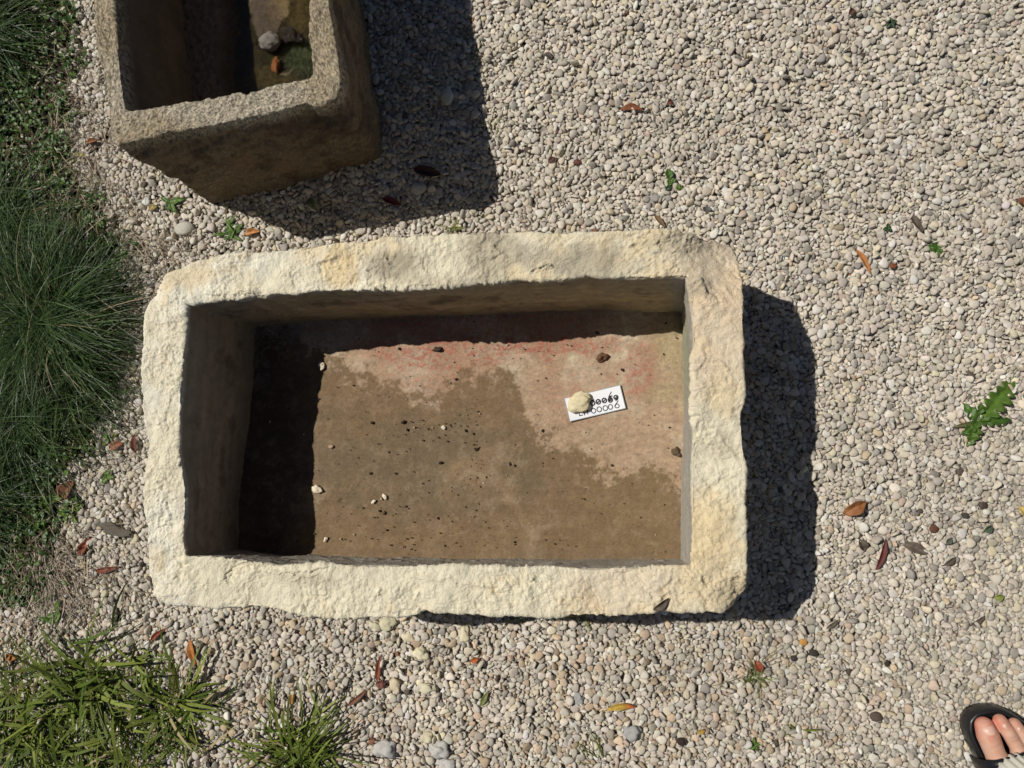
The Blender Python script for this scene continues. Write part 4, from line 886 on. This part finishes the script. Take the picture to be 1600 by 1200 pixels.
    def part(name, V, Fc, mat, parent=per, col=None, smooth=True):
        o = mesh_obj(name, np.asarray(V)-base, Fc, mat, None, col=col, smooth=smooth); o.parent = parent; return o
    # toenails
    mn = material('toenail', (.63, .385, .305), rough=.42, var=.04, spec=.6)
    for x, y, z, rx, ry in ((-.0200, .2215, zf+.0275, .0082, .0084), (.0038, .2190, zf+.0211, .0046, .0052), (.0198, .2080, zf+.0196, .0040, .0046), (.0347, .1935, zf+.0166, .0034, .0038), (.0477, .175, zf+.0155, .0030, .0032)):
        V = []; Fc = []; nu = 16
        for k in range(4):
            rr = (k+.001)/3
            for j in range(nu):
                t = 2*math.pi*j/nu; sx = np.sign(math.cos(t))*abs(math.cos(t))**.7*rr; sy = np.sign(math.sin(t))*abs(math.sin(t))**.7*rr
                V.append(L(x+rx*sx, y+ry*sy, z-.0024*sx*sx-.0030*max(sy+.3, 0)**2+.0009-(.0014 if k == 3 else 0)))
            if k:
                for j in range(nu): Fc.append(((k-1)*nu+j, (k-1)*nu+(j+1) % nu, k*nu+(j+1) % nu, k*nu+j))
        part('toenail', V, Fc, mn)
    # sandal: footbed with raised lip, outline in foot coordinates
    mb = material('black_rubber', (.012, .012, .014), rough=.38, var=.1, vscale=60, bump=.12, bscale=300, bdist=.0006, spec=.5)
    ctrl = [(0, .2385), (.016, .232), (.031, .215), (.043, .192), (.050, .165), (.050, .12), (.045, .07), (.040, .02), (.034, -.012), (0, -.026), (-.034, -.012), (-.040, .02), (-.039, .07), (-.040, .12), (-.0415, .17), (-.0425, .20), (-.041, .218), (-.033, .234), (-.019, .2405)]
    K = np.array(ctrl); t = np.arange(len(K)+1); K2 = np.vstack([K, K[:1]]); tt = np.linspace(0, len(K), 161)[:-1]
    O = np.stack([np.interp(tt, t, K2[:, k]) for k in (0, 1)], 1); O = csmooth(O, 7)
    cen = np.array([.004, .115]); nrm = np.roll(O, -1, 0)-np.roll(O, 1, 0); nrm = np.stack([nrm[:, 1], -nrm[:, 0]], 1); nrm /= np.linalg.norm(nrm, axis=1)[:, None]
    if ((O-cen)*nrm).sum() < 0: nrm = -nrm
    prof = [(-.004, .000), (0, .003), (.001, .014), (.0005, .026), (-.001, .0315), (-.003, .0335), (-.0052, .0335), (-.0072, .0315), (-.0090, .0285), (-.0115, .0275), (-.020, .0270)]
    V = []; 
    for off, z in prof:
        for o_, n_ in zip(O, nrm): V.append(L(*(o_+n_*off), z-.001))
    V.append(L(cen[0], cen[1], .026)); c = len(O); Fc = [tuple(f) for f in ring_faces(len(prof), c)]; s = (len(prof)-1)*c
    Fc += [(s+j, s+(j+1) % c, len(V)-1) for j in range(c)]
    sd = part('sandal', V, Fc, mb)
    # strap over the instep
    ang = np.linspace(0, math.pi, 41); V = []; ys = np.linspace(.090, .188, 12)
    for y in ys:
        f = (y-.09)/.098
        for th, (ex) in ((0, 0), (1, 0)):
            for a_ in ang:
                rx = .0500; hz_ = (.067-.0215*f); xx = -.001+(rx+(0 if th == 0 else -.003))*math.cos(a_)*(-1)
                zz = .022+(hz_-(0 if th == 0 else .003))*(math.sin(a_)**.72)
                yb = y-.012*math.cos(a_)*0+(-.020*(1-math.sin(a_)))*(f)*0 - .016*max(-(math.cos(a_)*-1), -9)*0
                V.append(L(xx, yb-.03*(xx)*f-.002, zz))
    V = np.array(V); na = len(ang); Fc = []
    def vid(i, th, j): return (i*2+th)*na+j
    for i in range(len(ys)-1):
        for j in range(na-1):
            Fc += [(vid(i, 0, j), vid(i, 0, j+1), vid(i+1, 0, j+1), vid(i+1, 0, j)), (vid(i, 1, j+1), vid(i, 1, j), vid(i+1, 1, j), vid(i+1, 1, j+1))]
    for j in range(na-1):
        e = len(ys)-1; Fc += [(vid(0, 0, j+1), vid(0, 0, j), vid(0, 1, j), vid(0, 1, j+1)), (vid(e, 0, j), vid(e, 0, j+1), vid(e, 1, j+1), vid(e, 1, j))]
    mst = material('black_strap', (.010, .010, .012), rough=.22, var=.05, spec=.55, bump=.1, bscale=120, bdist=.001)
    o = mesh_obj('strap', V-base, Fc, mst, None); o.parent = sd
    # trouser leg, fine vertical ribs
    mt = material('ribbed_cloth', (.66, .66, .57), rough=.85, var=.06, vscale=90, bump=.3, bscale=700, bdist=.0008, spec=.15)
    nA = 360; rows_ = [(.062, .108, .080), (.066, .109, .081), (.080, .106, .080), (.11, .102, .079), (.16, .098, .078), (.24, .096, .078), (.34, .096, .080), (.45, .10, .085)]
    V = []; th = np.linspace(0, 2*math.pi, nA, endpoint=False); rib = .0013*np.sign(np.sin(th*90/1))*np.abs(np.sin(th*90))**.6
    rib = .0014*np.sin(th*60)
    for ins in (0, .0025):
        for z, ry, rx in rows_:
            yc = .055; wob = .004*np.sin(3*th+z*14)+.003*np.sin(7*th+z*9)
            for a_, rb, wb_ in zip(th, rib, wob):
                V.append(L(.008+(rx+rb+wb_-ins)*math.cos(a_), yc+.024+(ry+rb+wb_-ins)*math.sin(a_), z+.004*math.sin(2*a_+1)*(z < .1)))
    Fc = [tuple(f) for f in ring_faces(len(rows_), nA)]; s = len(rows_)*nA; Fc += [tuple((f+s)[::-1]) for f in ring_faces(len(rows_), nA)]
    Fc += [(j, s+j, s+(j+1) % nA, (j+1) % nA) for j in range(nA)]
    part('trouser_leg', V, Fc, mt)
foot()
print('objects', len(bpy.data.objects))
